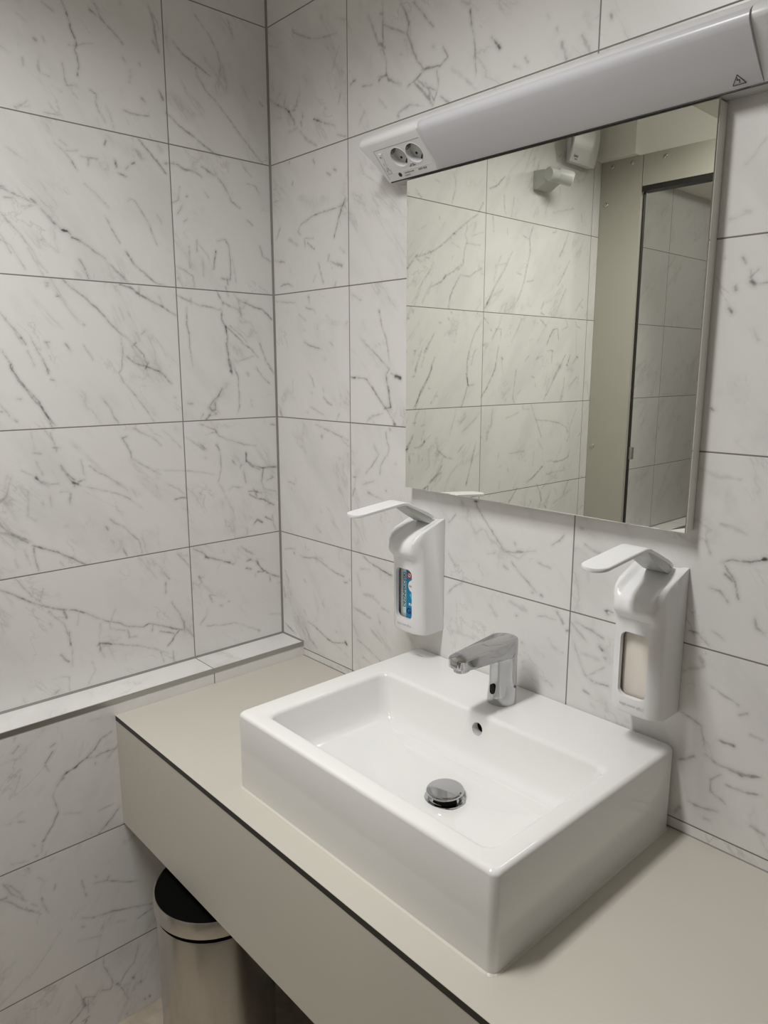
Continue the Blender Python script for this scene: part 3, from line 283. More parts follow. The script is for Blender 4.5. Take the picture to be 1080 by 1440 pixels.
def smst(a, b, x): t = np.clip((x-a)/(b-a), 0, 1); return t*t*(3-2*t)
def vein_field(kind, U, V):
    """darkness of the drawn veins at grid points U, V (metres)"""
    rng = np.random.RandomState(11); F = np.zeros(U.shape)
    us, vs = U[:, 0], V[0, :]
    def field(cell):                       # smooth random field over the wall, about -1..1
        G = rng.uniform(-1, 1, (int((us[-1]-us[0])/cell)+3, int((vs[-1]-vs[0])/cell)+3))
        a, b = (us-us[0])/cell, (vs-vs[0])/cell; i, j = a.astype(int), b.astype(int)
        a, b = (a-i)[:, None], (b-j)[None, :]; a, b = a*a*(3-2*a), b*b*(3-2*b)
        g = lambda di, dj: G[np.ix_(i+di, j+dj)]
        return (g(0, 0)*(1-a)+g(1, 0)*a)*(1-b)+(g(0, 1)*(1-a)+g(1, 1)*a)*b
    N1 = field(0.0055)*0.6 + field(0.012)*0.6; N2 = field(0.009)*0.6 + field(0.03)*0.6
    for st in VEINS[kind].split(';'):
        t = st.split(' '); wd = float(t[0])/1000; dk = float(t[1])/100
        P = np.array([[float(c)/1000 for c in p.split(',')] for p in t[2:]])
        Q = [P[0]]
        for a, b in zip(P, P[1:]):
            L = np.hypot(*(b-a)); n = max(1, int(L/0.007)); nr = np.array([-(b-a)[1], (b-a)[0]])/max(L, 1e-6)
            for i in range(1, n+1): Q.append(a+(b-a)*i/n + (nr*rng.uniform(-.0009, .0009) if i < n else 0))
        Q = np.array(Q); hw = max(wd*0.60, 0.0021); dk *= min(1.0, (wd*0.60+0.0004)/0.0021); pad = hw*1.3+0.006
        i0, i1 = np.searchsorted(us, [Q[:, 0].min()-pad, Q[:, 0].max()+pad]); j0, j1 = np.searchsorted(vs, [Q[:, 1].min()-pad, Q[:, 1].max()+pad])
        if i1 <= i0 or j1 <= j0: continue
        g = np.stack([U[i0:i1, j0:j1], V[i0:i1, j0:j1]], -1).reshape(-1, 1, 2)
        A, B_ = Q[:-1][None], Q[1:][None]; d = B_-A; q = (d*d).sum(-1)+1e-12
        s = np.clip(((g-A)*d).sum(-1)/q, 0, 1); dist = np.sqrt((((A+d*s[..., None])-g)**2).sum(-1))
        k = dist.argmin(1); dm = dist[np.arange(len(k)), k]
        along = (k + s[np.arange(len(k)), k])/max(1, len(Q)-1)
        dm = dm + hw*0.42*N1[i0:i1, j0:j1].ravel()
        h = hw*(0.62+0.48*np.sin(np.pi*np.clip(along, 0, 1))) if len(P) > 2 else hw
        dk = dk*np.clip(0.92+0.42*N2[i0:i1, j0:j1].ravel(), 0.45, 1.25)
        f = dk*(1-smst(-0.1, 1.1, dm/h)); f = np.maximum(f, 0.22*dk*(1-smst(0, 1, dm/(h+0.006))))
        f = f.reshape(i1-i0, j1-j0); o = F[i0:i1, j0:j1]; F[i0:i1, j0:j1] = np.maximum(o, f) + 0.25*np.minimum(o, f)
    return F
def veined_wall(name, bx, kind, face, u0, u1, v0, v1, mat, step=0.0019):
    """a closed wall block; its tiled face is finely gridded and carries the veins as a surface attribute.
    face: axis index of the face normal and whether the face lies on the block's max side"""
    axn, hi = face; axu = 1 - axn
    lo_, up_ = bx[0::2], bx[1::2]
    us = np.concatenate([[lo_[axu]], np.linspace(u0, u1, int((u1-u0)/step)+1), [up_[axu]]])
    vs = np.concatenate([[lo_[2]], np.linspace(v0, v1, int((v1-v0)/step)+1)+J, [up_[2]]])
    us, vs = np.unique(us.round(6)), np.unique(vs.round(6)); us = us[(us >= lo_[axu]-1e-9) & (us <= up_[axu]+1e-9)]; vs = vs[(vs >= lo_[2]-1e-9) & (vs <= up_[2]+1e-9)]
    nu, nv = len(us), len(vs); U, V = np.meshgrid(us, vs, indexing='ij')
    F = vein_field(kind, U, V-J).ravel()
    X = np.zeros((nu*nv, 3)); X[:, axu] = U.ravel(); X[:, 2] = V.ravel(); X[:, axn] = up_[axn] if hi else lo_[axn]
    back = X[[0, (nu-1)*nv, nu*nv-1, nv-1]].copy(); back[:, axn] = lo_[axn] if hi else up_[axn]
    n0 = nu*nv; b00, b10, b11, b01 = n0, n0+1, n0+2, n0+3
    i, j = np.meshgrid(np.arange(nu-1), np.arange(nv-1), indexing='ij'); a = (i*nv+j).ravel()
    q = np.stack([a, a+nv, a+nv+1, a+1], 1)
    bot = [k*nv for k in range(nu)]; top = [k*nv+nv-1 for k in range(nu)]; lef = list(range(nv)); rig = [(nu-1)*nv+k for k in range(nv)]
    polys = [[b00, b01, b11, b10], bot[::-1]+[b00, b10], top+[b11, b01], lef+[b01, b00], rig[::-1]+[b10, b11]]
    idx = np.concatenate([q.ravel()] + [np.array(p) for p in polys]).astype(np.int32)
    ln = np.array([4]*len(q)+[len(p) for p in polys]); st = np.concatenate([[0], np.cumsum(ln)[:-1]]).astype(np.int32)
    co = np.concatenate([X, back]); me = bpy.data.meshes.new(name)
    me.vertices.add(len(co)); me.vertices.foreach_set('co', co.ravel())
    me.loops.add(len(idx)); me.loops.foreach_set('vertex_index', idx)
    me.polygons.add(len(st)); me.polygons.foreach_set('loop_start', st)
    me.update(calc_edges=True); me.validate()
    bm = bmesh.new(); bm.from_mesh(me); bmesh.ops.recalc_face_normals(bm, faces=bm.faces); bm.to_mesh(me); bm.free()
    at = me.attributes.new('vein', 'FLOAT', 'POINT'); at.data.foreach_set('value', np.concatenate([F, np.zeros(4)]).astype(np.float32))
    me.materials.append(mat); o = bpy.data.objects.new(name, me); COL.objects.link(o); o['kind'] = 'structure'; return o

# ------------------------------------------------------------------ the room
X1 = 2.05; YP = -1.51; YB = -2.95; LW = 0.093
struct(obj('floor', box(-0.1, X1+0.1, YB-0.1, 0.1, -0.08, 0.0), M['floor']))
struct(obj('ceiling', box(-0.1, X1+0.1, YB-0.1, 0.1, CEIL, CEIL+0.08), M['paint']))
veined_wall('wall_left', (-0.1, 0.0, YB, 0.0, 0.0, CEIL), 'left', (0, True), -1.509, -0.0005, 0.0, 1.56, M['tile_left'])
veined_wall('wall_back', (-0.1, X1+0.1, 0.0, 0.1, 0.0, CEIL), 'back', (1, False), 0.0005, 1.32, -0.03, 1.56, M['tile_back'])
struct(obj('wall_right', box(X1, X1+0.1, YB, 0.0, 0.0, CEIL), M['grey_paint']))
struct(obj('wall_front', box(-0.1, X1+0.1, YB-0.1, YB, 0.0, CEIL), M['tile_back']))
LZ = Z(0.0178)
veined_wall('wall_ledge', (0.0, LW, YB, 0.0, 0.0, LZ-0.010), 'low', (0, True), -0.85, -0.001, -0.775, 0.0065, M['tile_low'])
struct(obj('trim_1', box(0.0, LW-0.002, YB, 0.0, LZ-0.0095, LZ), M['tile_ledge']))
struct(obj('trim_2', box(LW-0.002, LW+0.0009, YB, 0.0, LZ-0.0108, LZ+0.0006), M['alu']))
# grey silicone in the corners
def bead(pts0, pts1): return loft([[Vector(p) for p in pts0], [Vector(p) for p in pts1]])
B = 0.0042
struct(obj('trim_3', bead([(0, 0, LZ), (B, 0, LZ), (0, -B, LZ)], [(0, 0, CEIL), (B, 0, CEIL), (0, -B, CEIL)]), M['grout']))
struct(obj('trim_4', bead([(0, 0, LZ), (B, 0, LZ), (0, 0, LZ+B)], [(0, YB, LZ), (B, YB, LZ), (0, YB, LZ+B)]), M['grout']))
struct(obj('trim_5', bead([(0, 0, LZ), (0, -B*.8, LZ), (0, 0, LZ+B*.8)], [(LW, 0, LZ), (LW, -B*.8, LZ), (LW, 0, LZ+B*.8)]), M['grout']))
struct(obj('ceiling_beam', box(0.0, 0.150, YB, -1.478, Z(1.457), CEIL), M['paint']))

# ------------------------------------------------------------------ toilet cubicle front, seen in the mirror
PT = 0.013
ph = thing('laminate_board', 'tall warm grey laminate panel beside tiled wall, seen in mirror', 'panel', (0.083, YP, 0))
obj('sheet', box(0.001, 0.1635, YP-PT, YP, 0.02, Z(1.456)), M['panel'], ph)
for x, z in ((0.046, 1.438), (0.124, 1.437), (0.026, 1.309), (0.023, 0.426), (0.023, -0.25)):
    obj('screw', lathe((x, YP, Z(z)), (0, 1, 0), [(-0.001, 0.0078), (0.0015, 0.0078), (0.003, 0.0062), (0.0034, 0.003)], 20), M['steel'], ph, True)
hh = thing('laminate_board', 'horizontal warm grey laminate board above the cubicle doorway in mirror', 'panel', (0.55, YP, Z(1.35)))
obj('sheet', box(0.166, 0.95, YP-PT, YP, Z(1.352), Z(1.456)), M['panel'], hh)
obj('seal', box(0.166, 0.95, YP-0.045, YP-0.002, Z(1.334), Z(1.351)), M['black'], hh)
for x in (0.246, 0.60, 0.87):
    obj('screw', lathe((x, YP, Z(1.435)), (0, 1, 0), [(-0.001, 0.0078), (0.0015, 0.0078), (0.003, 0.0062), (0.0034, 0.003)], 20), M['steel'], hh, True)
rp = thing('laminate_board', 'warm grey laminate panel on the far side of the cubicle doorway', 'panel', (1.5, YP, 0))
obj('sheet', box(0.953, X1-0.002, YP-PT, YP, 0.02, Z(1.456)), M['panel'], rp)
dk = thing('door_strike', 'dark metal strip and catch along the edge of the cubicle doorway', 'door strike', (0.168, YP, 0.02))
obj('edge_strip', box(0.164, 0.1685, YP-0.028, YP-0.0135, 0.02, Z(1.333)), M['black'], dk)
obj('catch', box(0.169, 0.180, YP-0.034, YP-0.018, Z(0.385), Z(0.430)), M['alu'], dk)

# ------------------------------------------------------------------ wall fan and presence sensor (left wall, seen in the mirror)
fan = thing('extractor_fan', 'white square extractor fan with tilted curved cover high on wall, in mirror', 'fan', (0.0, -1.355, Z(1.42)))
obj('back_plate', box(0.0005, 0.020, -1.418, -1.281, Z(1.420), Z(1.566), bevel=0.003), M['plastic'], fan, True)
prof = []
for i in range(13):
    t = i/12; prof.append((0.030 + 0.014*t + 0.011*math.sin(PI*t), Z(1.418) + 0.155*t))
loops = []
for yy in (-1.412, -1.261):
    loops.append([Vector((x, yy, z)) for x, z in prof] + [Vector((x-0.006, yy, z)) for x, z in prof[::-1]])
obj('cover', loft(loops), M['plastic'], fan, True)
obj('neck', box(0.020, 0.034, -1.40, -1.29, Z(1.45), Z(1.55)), M['plastic_grey'], fan)
bm = bmesh.new()      # small illegible maker's mark, bottom corner of the cover
for i in range(6):
    y = -1.278 - 0.0042*i; h = (0.0095, 0.006, 0.0075, 0.0085, 0.006, 0.008)[i]; z = Z(1.432)
    tx = lambda zz: 0.030 + 0.014*(zz-Z(1.418))/0.155 + 0.011*math.sin(PI*(zz-Z(1.418))/0.155) + 0.0003
    bar((tx(z), y, z), (tx(z+h), y-0.001, z+h), 0.0014, 0.0003, (1, 0, -0.4), bm)
    if i % 2: bar((tx(z+h*.5), y+0.002, z+h*.5), (tx(z+h*.5), y-0.002, z+h*.5), 0.0014, 0.0003, (1, 0, -0.4), bm)
bar((tx(Z(1.427)), -1.285, Z(1.427)), (tx(Z(1.427)), -1.299, Z(1.427)), 0.0022, 0.0003, (1, 0, -0.4), bm)
obj('mark', bm, M['ink'], fan)

sen = thing('motion_sensor', 'pale grey swivel motion sensor on marble wall, seen in mirror', 'sensor', (0.0, -1.138, Z(1.308)))
prof = [(0.0005, Z(1.306)), (0.018, Z(1.306)), (0.062, Z(1.330)), (0.066, Z(1.352)), (0.040, Z(1.362)), (0.0005, Z(1.364))]
obj('bracket', loft([[Vector((x, y, z)) for x, z in prof] for y in (-1.176, -1.102)]), M['plastic_grey'], sen)
obj('joint', lathe((0.060, -1.100, Z(1.345)), (0, -1, 0), [(0, 0.018), (0.004, 0.0215), (0.060, 0.0215), (0.066, 0.018)], 32), M['plastic_grey'], sen, True)
ax = Vector((0.72, -0.62, -0.28)).normalized()
obj('head', lathe(Vector((0.060, -1.150, Z(1.348))), ax, [(0, 0.020), (0.002, 0.0235), (0.048, 0.0235), (0.052, 0.021)], 36), M['plastic_grey'], sen, True)
obj('lens', lathe(Vector((0.060, -1.150, Z(1.348))) + ax*0.0515, ax, [(0, 0.020), (0.002, 0.019), (0.004, 0.012), (0.0045, 0.004)], 36), M['plastic'], sen, True)

# ------------------------------------------------------------------ ceiling downlight
dl = thing('ceiling_light', 'slim rectangular white ceiling light in front of the vanity counter', 'light', (LX, LY, CEIL-0.02))
obj('frame', loft([[Vector((x, y, z)) for x, y in round_rect(LX-a, LX+a, LY-b, LY+b, 0.02, 6)] for a, b, z in ((0.115, 0.345, CEIL), (0.115, 0.345, CEIL-0.014), (0.085, 0.315, CEIL-0.016), (0.082, 0.312, CEIL-0.004))]), M['plastic'], dl, True)
cl = thing('ceiling_light', 'round white ceiling fixture added in the cubicle for fill light', 'light', (0.95, -2.25, CEIL-0.02))  # made-up fixture to go with the added cubicle fill
obj('frame', lathe((0.95, -2.25, CEIL), (0, 0, -1), [(0, 0.125), (0.014, 0.12), (0.016, 0.105), (0.005, 0.095)], 48), M['plastic'], cl, True)

# ------------------------------------------------------------------ vanity counter
CZ = Z(-0.0189); YF = -0.508; CX0 = LW+0.0005; CX1 = X1-0.001; TH = 0.012
va = thing('vanity_counter', 'long greige wall-hung counter with black front edge under the basin', 'counter', (1.0, 0.0, CZ))
obj('worktop', box(CX0, CX1, YF, -0.0005, CZ-0.0008, CZ), M['hpl'], va)
obj('core_edge', box(CX0, CX1, YF+0.0002, -0.0005, CZ-TH, CZ-0.0009), M['black'], va)
obj('front_panel', box(CX0, CX1, YF+0.0006, YF+0.017, Z(-0.2775), CZ-TH-0.0002), M['hpl'], va)
for x in (0.9, 1.75):
    obj('bracket', box(x, x+0.03, YF+0.03, -0.001, CZ-0.06, CZ-TH-0.0005), M['alu'], va)
struct(obj('trim_6', bead([(CX0, -0.0002, CZ), (CX0, -0.0018, CZ), (CX0, -0.0002, CZ+0.0016)], [(CX1, -0.0002, CZ), (CX1, -0.0018, CZ), (CX1, -0.0002, CZ+0.0016)]), M['grout']))

# ------------------------------------------------------------------ wash basin
SX0, SX1, SY0, SY1, SZ = 0.516, 1.099, -0.456, -0.001, Z(0.1253)
DX, DY = 0.811, -0.231            # drain
ba = thing('wash_basin', 'white rectangular ceramic countertop basin with flat rim', 'basin', ((SX0+SX1)/2, (SY0+SY1)/2, CZ))
K = 14
def zf(x, y):
    t = (x-DX)/0.235; s = (y-DY)/0.20
    return Z(-0.0030) + 0.052*t*t + 0.006*max(0, -s)**2
def rr(ix, z, r=0.012, dz=0):
    return [Vector((x, y, z)) for x, y in round_rect(SX0+ix, SX1-ix, SY0+ix, SY1-ix*0.6, r, K)]
loops = [rr(0.001, CZ+0.0005), rr(0.0, CZ+0.003)]
loops += [rr(0.0, SZ-0.0075)]
for i in range(1, 7):
    a = PI/2*i/6; loops.append(rr(0.0075*(1-math.cos(a)), SZ-0.0075+0.0075*math.sin(a), 0.012))
IX0, IX1, IY0, IY1 = 0.5655, 1.0605, -0.421, -0.146
def inner(ix, z, r):
    return [Vector((x, y, z(x, y) if callable(z) else z)) for x, y in round_rect(IX0+ix, IX1-ix, IY0+ix, IY1-ix, r, K)]
loops.append(inner(-0.009, SZ, 0.022))
for i in range(1, 6):
    a = PI/2*i/5; loops.append(inner(-0.009+0.009*math.sin(a), SZ-0.009*(1-math.cos(a)), 0.020))
WD = [(0.003, 0.75), (0.006, 0.5), (0.009, 0.30)]
for ins, fz in WD: loops.append(inner(ins, lambda x, y: zf(x, y)*(1-fz) + (SZ-0.009)*fz, 0.020))
for ins, dz in ((0.0115, 0.014), (0.0145, 0.0075), (0.019, 0.003), (0.026, 0.0007)):
    loops.append(inner(ins, lambda x, y: zf(x, y)+dz, 0.020))
last = loops[-1]
circ = []
for p in last:
    a = math.atan2(p.y-(IY0+IY1)/2, p.x-DX); circ.append(Vector((DX+0.030*math.cos(a), DY+0.030*math.sin(a), 0)))
for i in range(1, 17):
    t = i/16; l = []
    for p, c in zip(last, circ):
        q = p.lerp(c, t); l.append(Vector((q.x, q.y, zf(q.x, q.y) if t < 1 else Z(-0.0040))))
    loops.append(l)
bowl = obj('bowl', loft(loops), M['ceramic'], ba, True, 50)
cut(bowl, [lathe((0.810, IY1-0.03, Z(0.096)), (0, 1, 0), [(0, 0.0115), (0.100, 0.0115)], 32),
           lathe((DX, DY, Z(0.004)), (0, 0, -1), [(0, 0.026), (0.014, 0.026)], 40)])
bowl.data.set_sharp_from_angle(angle=math.radians(50))
obj('overflow_shade_liner', lathe((0.810, IY1+0.011, Z(0.096)), (0, 1, 0), [(0.0, 0.01145), (0.0, 0.0108), (0.04, 0.0108), (0.041, 0.0114)], 28, None, False, True), M['hole'], ba)  # near-black liner: the shade inside the hole is put into its colour
sl = bmesh.new(); so = round_rect(SX0-0.0025, SX1+0.0025, SY0-0.0025, SY1, 0.013, K); si = round_rect(SX0+0.001, SX1-0.001, SY0+0.001, SY1-0.001, 0.012, K)
rnd = random.Random(3)
loft([[Vector((x+rnd.uniform(-.0006, .0006), y+rnd.uniform(-.0006, .0006), CZ+0.0001)) for x, y in so], [Vector((x, y, CZ+0.0032+rnd.uniform(-.0004, .0004))) for x, y in si]], True, False, False, sl)
obj('sealant', sl, M['silicone'], ba, True)
text('maker_mark', 'DURAVIT', 0.0042, M['line'], ba, (0.553, -0.034, SZ+0.0001), (1, 0, 0), (0, 1, 0), 0.0001, sx=1.1)
dr = lathe((DX, DY, Z(-0.0020)), (0, 0, 1), [(-0.004, 0.0245), (0.0005, 0.0362), (0.0022, 0.0352), (0.0026, 0.030), (-0.004, 0.0235), (-0.008, 0.020)], 48)
drain = obj('drain_flange', dr, M['chrome'], ba, True, 30)
tilt = Matrix.Rotation(math.radians(3), 4, 'X')
pl = lathe((0, 0, 0), (0, 0, 1), [(0.0, 0.020), (0.003, 0.026), (0.004, 0.0310), (0.0062, 0.0328), (0.0082, 0.0318), (0.0096, 0.0280), (0.0097, 0.0258), (0.0105, 0.017), (0.0108, 0.006)], 48)
bmesh.ops.transform(pl, matrix=Matrix.Translation((DX, DY, Z(0.0060))) @ tilt, verts=pl.verts)
obj('drain_plug', pl, M['chrome'], ba, True, 30)
obj('plug_stem', lathe((DX, DY, Z(-0.008)), (0, 0, 1), [(0, 0.0195), (0.0155, 0.0195)], 32), M['hole'], ba, True)

# ------------------------------------------------------------------ sensor tap
FX, FY = 0.8055, -0.077
tp = thing('sensor_tap', 'chrome touchless basin tap with flat tapered spout', 'tap', (FX, FY, SZ))
def column():
    loops = []; N = 64; R = 0.0262
    hs = [0.0, 0.0015, 0.003, 0.010, 0.016, 0.022, 0.03, 0.045, 0.06, 0.075, 0.088, 0.096, 0.100, 0.104, 0.1150, 0.1180]
    for h in hs:
        l = []
        k = max(0, min(1, (h-0.012)/0.03)) * max(0, min(1, (0.100-h)/0.008))
        for i in range(N):
            a = 2*PI*i/N; f = 1.0
            d = (a + PI/2 + PI) % (2*PI) - PI            # angle from the front (-y)
            if abs(d) < math.radians(78):
                seg = round(d/math.radians(52))*math.radians(52)
                f = 1 - k*(1 - min(1.0, 0.860/max(0.2, math.cos(d-seg)))) * 1.0
            rr_ = R*f*(0.985 if h < 0.001 else 1) * (0.97 if h > 0.117 else 1)
            l.append(Vector((FX + rr_*math.cos(a), FY + rr_*math.sin(a), SZ+h)))
        loops.append(l)
    return loft(loops)
obj('body', column(), M['chrome'], tp, True, 24)
def spout():
    def outline(grow, x_t=0.0195):
        pts = []; n = 20
        for i in range(n+1):            # rounded back end over the column
            a = PI*i/n; pts.append((FX + (0.0266+grow)*math.cos(a), FY + (0.0266+grow)*math.sin(a)))
        tipy = -0.2085-grow; r = 0.0130
        for i in range(9):              # left front corner
            a = PI + PI/2*i/8; pts.append((FX - x_t-grow + r + r*math.cos(a), tipy + r + r*math.sin(a)))
        for i in range(9):
            a = 1.5*PI + PI/2*i/8; pts.append((FX + x_t+grow - r + r*math.cos(a), tipy + r + r*math.sin(a)))
        return pts
    top = lambda y: SZ + 0.1215 - 0.006*max(0, (FY-y)/0.136)
    bot = lambda y: SZ + 0.0905 + 0.0075*max(0, min(1, (FY-0.02-y)/0.11))
    L = [[Vector((x, y, bot(y))) for x, y in outline(-0.0012)], [Vector((x, y, bot(y)+0.0015)) for x, y in outline(0)],
         [Vector((x, y, top(y)-0.002)) for x, y in outline(0)], [Vector((x, y, top(y)-0.0006)) for x, y in outline(-0.0008)], [Vector((x, y, top(y))) for x, y in outline(-0.0022)]]
    return loft(L)
obj('spout', spout(), M['chrome'], tp, True, 30)
obj('aerator', lathe((FX, -0.190, SZ+0.1000), (0, 0.10, -1), [(0, 0.0140), (0.0085, 0.0140), (0.0095, 0.0125), (0.007, 0.0115)], 32), M['chrome'], tp, True)
n = (0, -1, 0)
cap = [(FX-0.002+dx, 0, Z(0.155)+dz) for dx, dz in round_rect(-0.0048, 0.0048, -0.0095, 0.0095, 0.0047, 8)]
sw_ = obj('sensor_window', plate([(x, FY-0.0242, z) for x, _, z in cap], n, 0.0022), M['hole'], tp)
obj('set_screw', lathe((FX+0.0255, FY+0.004, Z(0.160)), (1, 0.1, 0), [(-0.001, 0.0026), (0.0012, 0.0026)], 16), M['line'], tp)

# ------------------------------------------------------------------ mirror
MX0, MX1, MZ0, MZ1, MY = 0.4995, 1.0996, Z(0.479), Z(1.0772), -0.028
mi = thing('wall_mirror', 'square frameless wall mirror above the basin', 'mirror', (0.8, 0, MZ0))
obj('backing_frame', box(MX0+0.001, MX1-0.001, -0.0228, -0.0005, MZ0+0.001, MZ1-0.001, bevel=0.001), M['alu_light'], mi)
obj('shadow_gap', box(MX0+0.0022, MX1-0.0022, -0.0248, -0.0226, MZ0+0.0022, MZ1-0.0022), M['black'], mi)
bmg = bmesh.new()
e = 0.0022
loft([[Vector((x, y, z)) for x, z in ((MX0+i_, MZ0+i_), (MX1-i_, MZ0+i_), (MX1-i_, MZ1-i_), (MX0+i_, MZ1-i_))] for i_, y in ((0, -0.0248), (0, MY+0.0012), (e*0.6, MY))], True, True, True, bmg)
obj('glass', bmg, M['mirror'], mi)

# ------------------------------------------------------------------ wall lamp with sockets
TX0, TX1 = 0.4285, 1.192
la = thing('mirror_lamp', 'long unlit white wall lamp above mirror with sockets at its end', 'lamp', (0.81, 0, Z(1.08)))
hp = [(-0.0005, 1.084), (-0.006, 1.081), (-0.030, 1.0800), (-0.0860, 1.1360), (-0.0880, 1.1390), (-0.0885, 1.1430), (-0.0870, 1.1480), (-0.0830, 1.1530), (-0.0767, 1.1575), (-0.050, 1.1715), (-0.02, 1.1870), (-0.006, 1.193), (-0.0005, 1.194)]
HP = [(y, Z(z)) for y, z in hp]
def endcap(x0, x1, rnd_left, rnd_right):
    L = []
    xs = [(x0, 0.0050), (x0+0.0008, 0.0028), (x0+0.0025, 0.0010), (x0+0.005, 0)] if rnd_left else [(x0, 0)]
    xs += [(x1-0.005, 0), (x1-0.0025, 0.0010), (x1-0.0008, 0.0028), (x1, 0.0050)] if rnd_right else [(x1, 0)]
    cy, cz = -0.045, Z(1.125)
    for x, s in xs:
        l = []
        for y, z in HP:
            yy = (cy + (y-cy)*(1-s/0.05)) if y < -0.008 else y
            zz = cz + (z-cz)*(1-s/0.05)
            slant = 0.0278*max(0.0, min(1.0, (Z(1.1371)-zz)/0.0571))       # the end face leans in towards the bottom
            wgt = 0.0
            if rnd_left: wgt = max(0.0, min(1.0, 1-(x-x0)/0.02))
            if rnd_right: wgt = -max(0.0, min(1.0, 1-(x1-x)/0.02))
            l.append(Vector((x + slant*wgt, yy, zz)))
        L.append(l)
    return loft(L)
N_ = Vector((0, -1, -1)).normalized()          # face of the socket panel, looking down and out
T_ = Vector((0, -1, 1)).normalized()           # up along that face
def fp(x, s, o=0.0): return Vector((x, -0.030, Z(1.0800))) + T_*s + N_*o       # s in metres up the face
cap = obj('socket_end', endcap(TX0, 0.5835, True, False), M['lampwhite'], la, True, 30)
S1, S2, SR = (0.5115, 0.0427), (0.5518, 0.0425), 0.0190
cut(cap, [lathe(fp(x, s, 0.004), -N_, [(0, SR), (0.0165, SR-0.0008)], 40) for x, s in (S1, S2)])
obj('housing', extrude_x([p for p in HP if not (-0.088 < p[0] < -0.08 and p[1] < Z(1.14))], 0.5837, 1.1560), M['lampwhite'], la, True, 30)
dp = [(-0.0315, 1.0806), (-0.0440, 1.0890), (-0.0600, 1.1030), (-0.0760, 1.1180), (-0.0880, 1.1310), (-0.0915, 1.1365), (-0.0922, 1.1415), (-0.0910, 1.1460), (-0.0870, 1.1505), (-0.0810, 1.1540), (-0.0770, 1.1555)]
inn = [(-0.070, 1.1450), (-0.04, 1.098)]
def dloop(x, s): return [Vector((x, y + s*0.0065*(0 if i == 0 else 1), Z(z) + s*0.004*(0 if i == 0 else 1))) for i, (y, z) in enumerate(dp+inn)]
obj('diffuser', loft([dloop(0.5838, 1.0), dloop(0.5880, 0.45), dloop(0.594, 0.1), dloop(0.600, 0.0), dloop(1.156, 0.0)]), M['diffuser'], la, True, 35)
obj('end_cap', endcap(1.1563, TX1, False, True), M['lampwhite'], la, True, 30)
obj('base_strip', box(TX0+0.030, TX1-0.030, -0.0305, -0.0275, Z(1.0785), Z(1.0801)), M['black'], la)
obj('base', box(TX0+0.030, TX1-0.030, -0.0275, -0.0005, Z(1.0788), Z(1.0801)), M['plastic_grey'], la)
bm = bmesh.new()      # outline of the socket panel
bar(fp(0.4590, 0.005), fp(0.4590, 0.0665), 0.0006, 0.0002, N_, bm); bar(fp(0.4590, 0.0665), fp(0.579, 0.0665), 0.0006, 0.0002, N_, bm)
obj('panel_outline', bm, M['line'], la)
bm = bmesh.new(); bar(fp(0.472, 0.0160), fp(0.577, 0.0160), 0.0007, 0.0003, N_, bm)
obj('panel_ridge', bm, M['plastic'], la)
for (x, s) in (S1, S2):
    c = fp(x, s)
    so_ = obj('power_socket', lathe(c - N_*0.0118, -N_, [(0.0, SR-0.0010), (0.003, SR-0.0010)], 40), M['plastic_grey'], la, True)
    bm = lathe(c, N_, [(-0.003, SR), (0.0003, SR), (0.0005, SR+0.0005), (0.0003, SR+0.0010), (-0.002, SR+0.0010)], 40, None, False, False)
    obj('socket_rim', bm, M['plastic'], so_, True)
    ca, sa = math.cos(math.radians(45)), math.sin(math.radians(45))
    for sx in (-1, 1):
        d = Vector((ca*sx, 0, 0)) + T_*sa*sx                      # the two pin holes
        pc = c + d*0.0095 - N_*0.0118
        obj('pin_hole', lathe(pc, N_, [(0, 0.0026), (0.0004, 0.0026)], 16), M['hole'], so_)
        d2 = Vector((sa*sx, 0, 0)) - T_*ca*sx                     # the two earth clips on the rim
        e0 = c + d2*(SR-0.0024) - N_*0.0115; tt = N_.cross(d2)
        bm = bmesh.new(); bar(e0 - tt*0.0040, e0 + tt*0.0040, 0.0040, 0.0108, N_, bm)
        obj('earth_clip', bm, M['ink'] if sx > 0 else M['line'], so_)
bm = bmesh.new(); bar(fp(0.4672, 0.0315), fp(0.4712, 0.0590), 0.0072, 0.0022, N_, bm)
swt = obj('rocker_switch', bm, M['plastic'], la)
bm = bmesh.new()
bar(fp(0.4684, 0.0355, 0.0024), fp(0.4691, 0.0405, 0.0024), 0.0007, 0.0002, N_, bm)
lathe(fp(0.4704, 0.0525, 0.0024), N_, [(0, 0.0018), (0.0002, 0.0018), (0.0002, 0.0012), (0, 0.0012)], 16, bm, False, False)
obj('switch_mark', bm, M['ink'], swt)
def ltxt(name, t, size, x, sv, mat=M['ink'], bold=0.0, align='CENTER'):
    return text(name, t, size, mat, la, fp(x, sv, 0.0004), (1, 0, 0), T_, 0.0001, bold, 1.0, align)
ltxt('rating_text', 'max 3A\n230V~ 500W', 0.0030, 0.5330, 0.0225)
ltxt('print_line', 'ELEKTROINSTALACIJE', 0.0026, 0.5165, 0.0108)
ltxt('print_line', 'Typ 2000  IP20', 0.0024, 0.5090, 0.0056)
ltxt('print_marks', 'A E S  K U', 0.0048, 0.5520, 0.0108, bold=0.00015)
ltxt('fuse_text', 'T2', 0.0034, 0.4705, 0.0270)
bm = lathe(fp(0.4915, 0.0098, 0.0001), N_, [(0, 0.0042), (0.0003, 0.0042)], 24)
obj('round_mark', bm, M['ink'], la)
bm = bmesh.new()
for p0, p1 in (((0.4640, 0.0165), (0.4745, 0.0165)), ((0.4745, 0.0165), (0.4745, 0.0240)), ((0.4745, 0.0240), (0.4640, 0.0240)), ((0.4640, 0.0240), (0.4640, 0.0165))):
    bar(fp(*p0, 0.0001), fp(*p1, 0.0001), 0.0004, 0.0002, N_, bm)
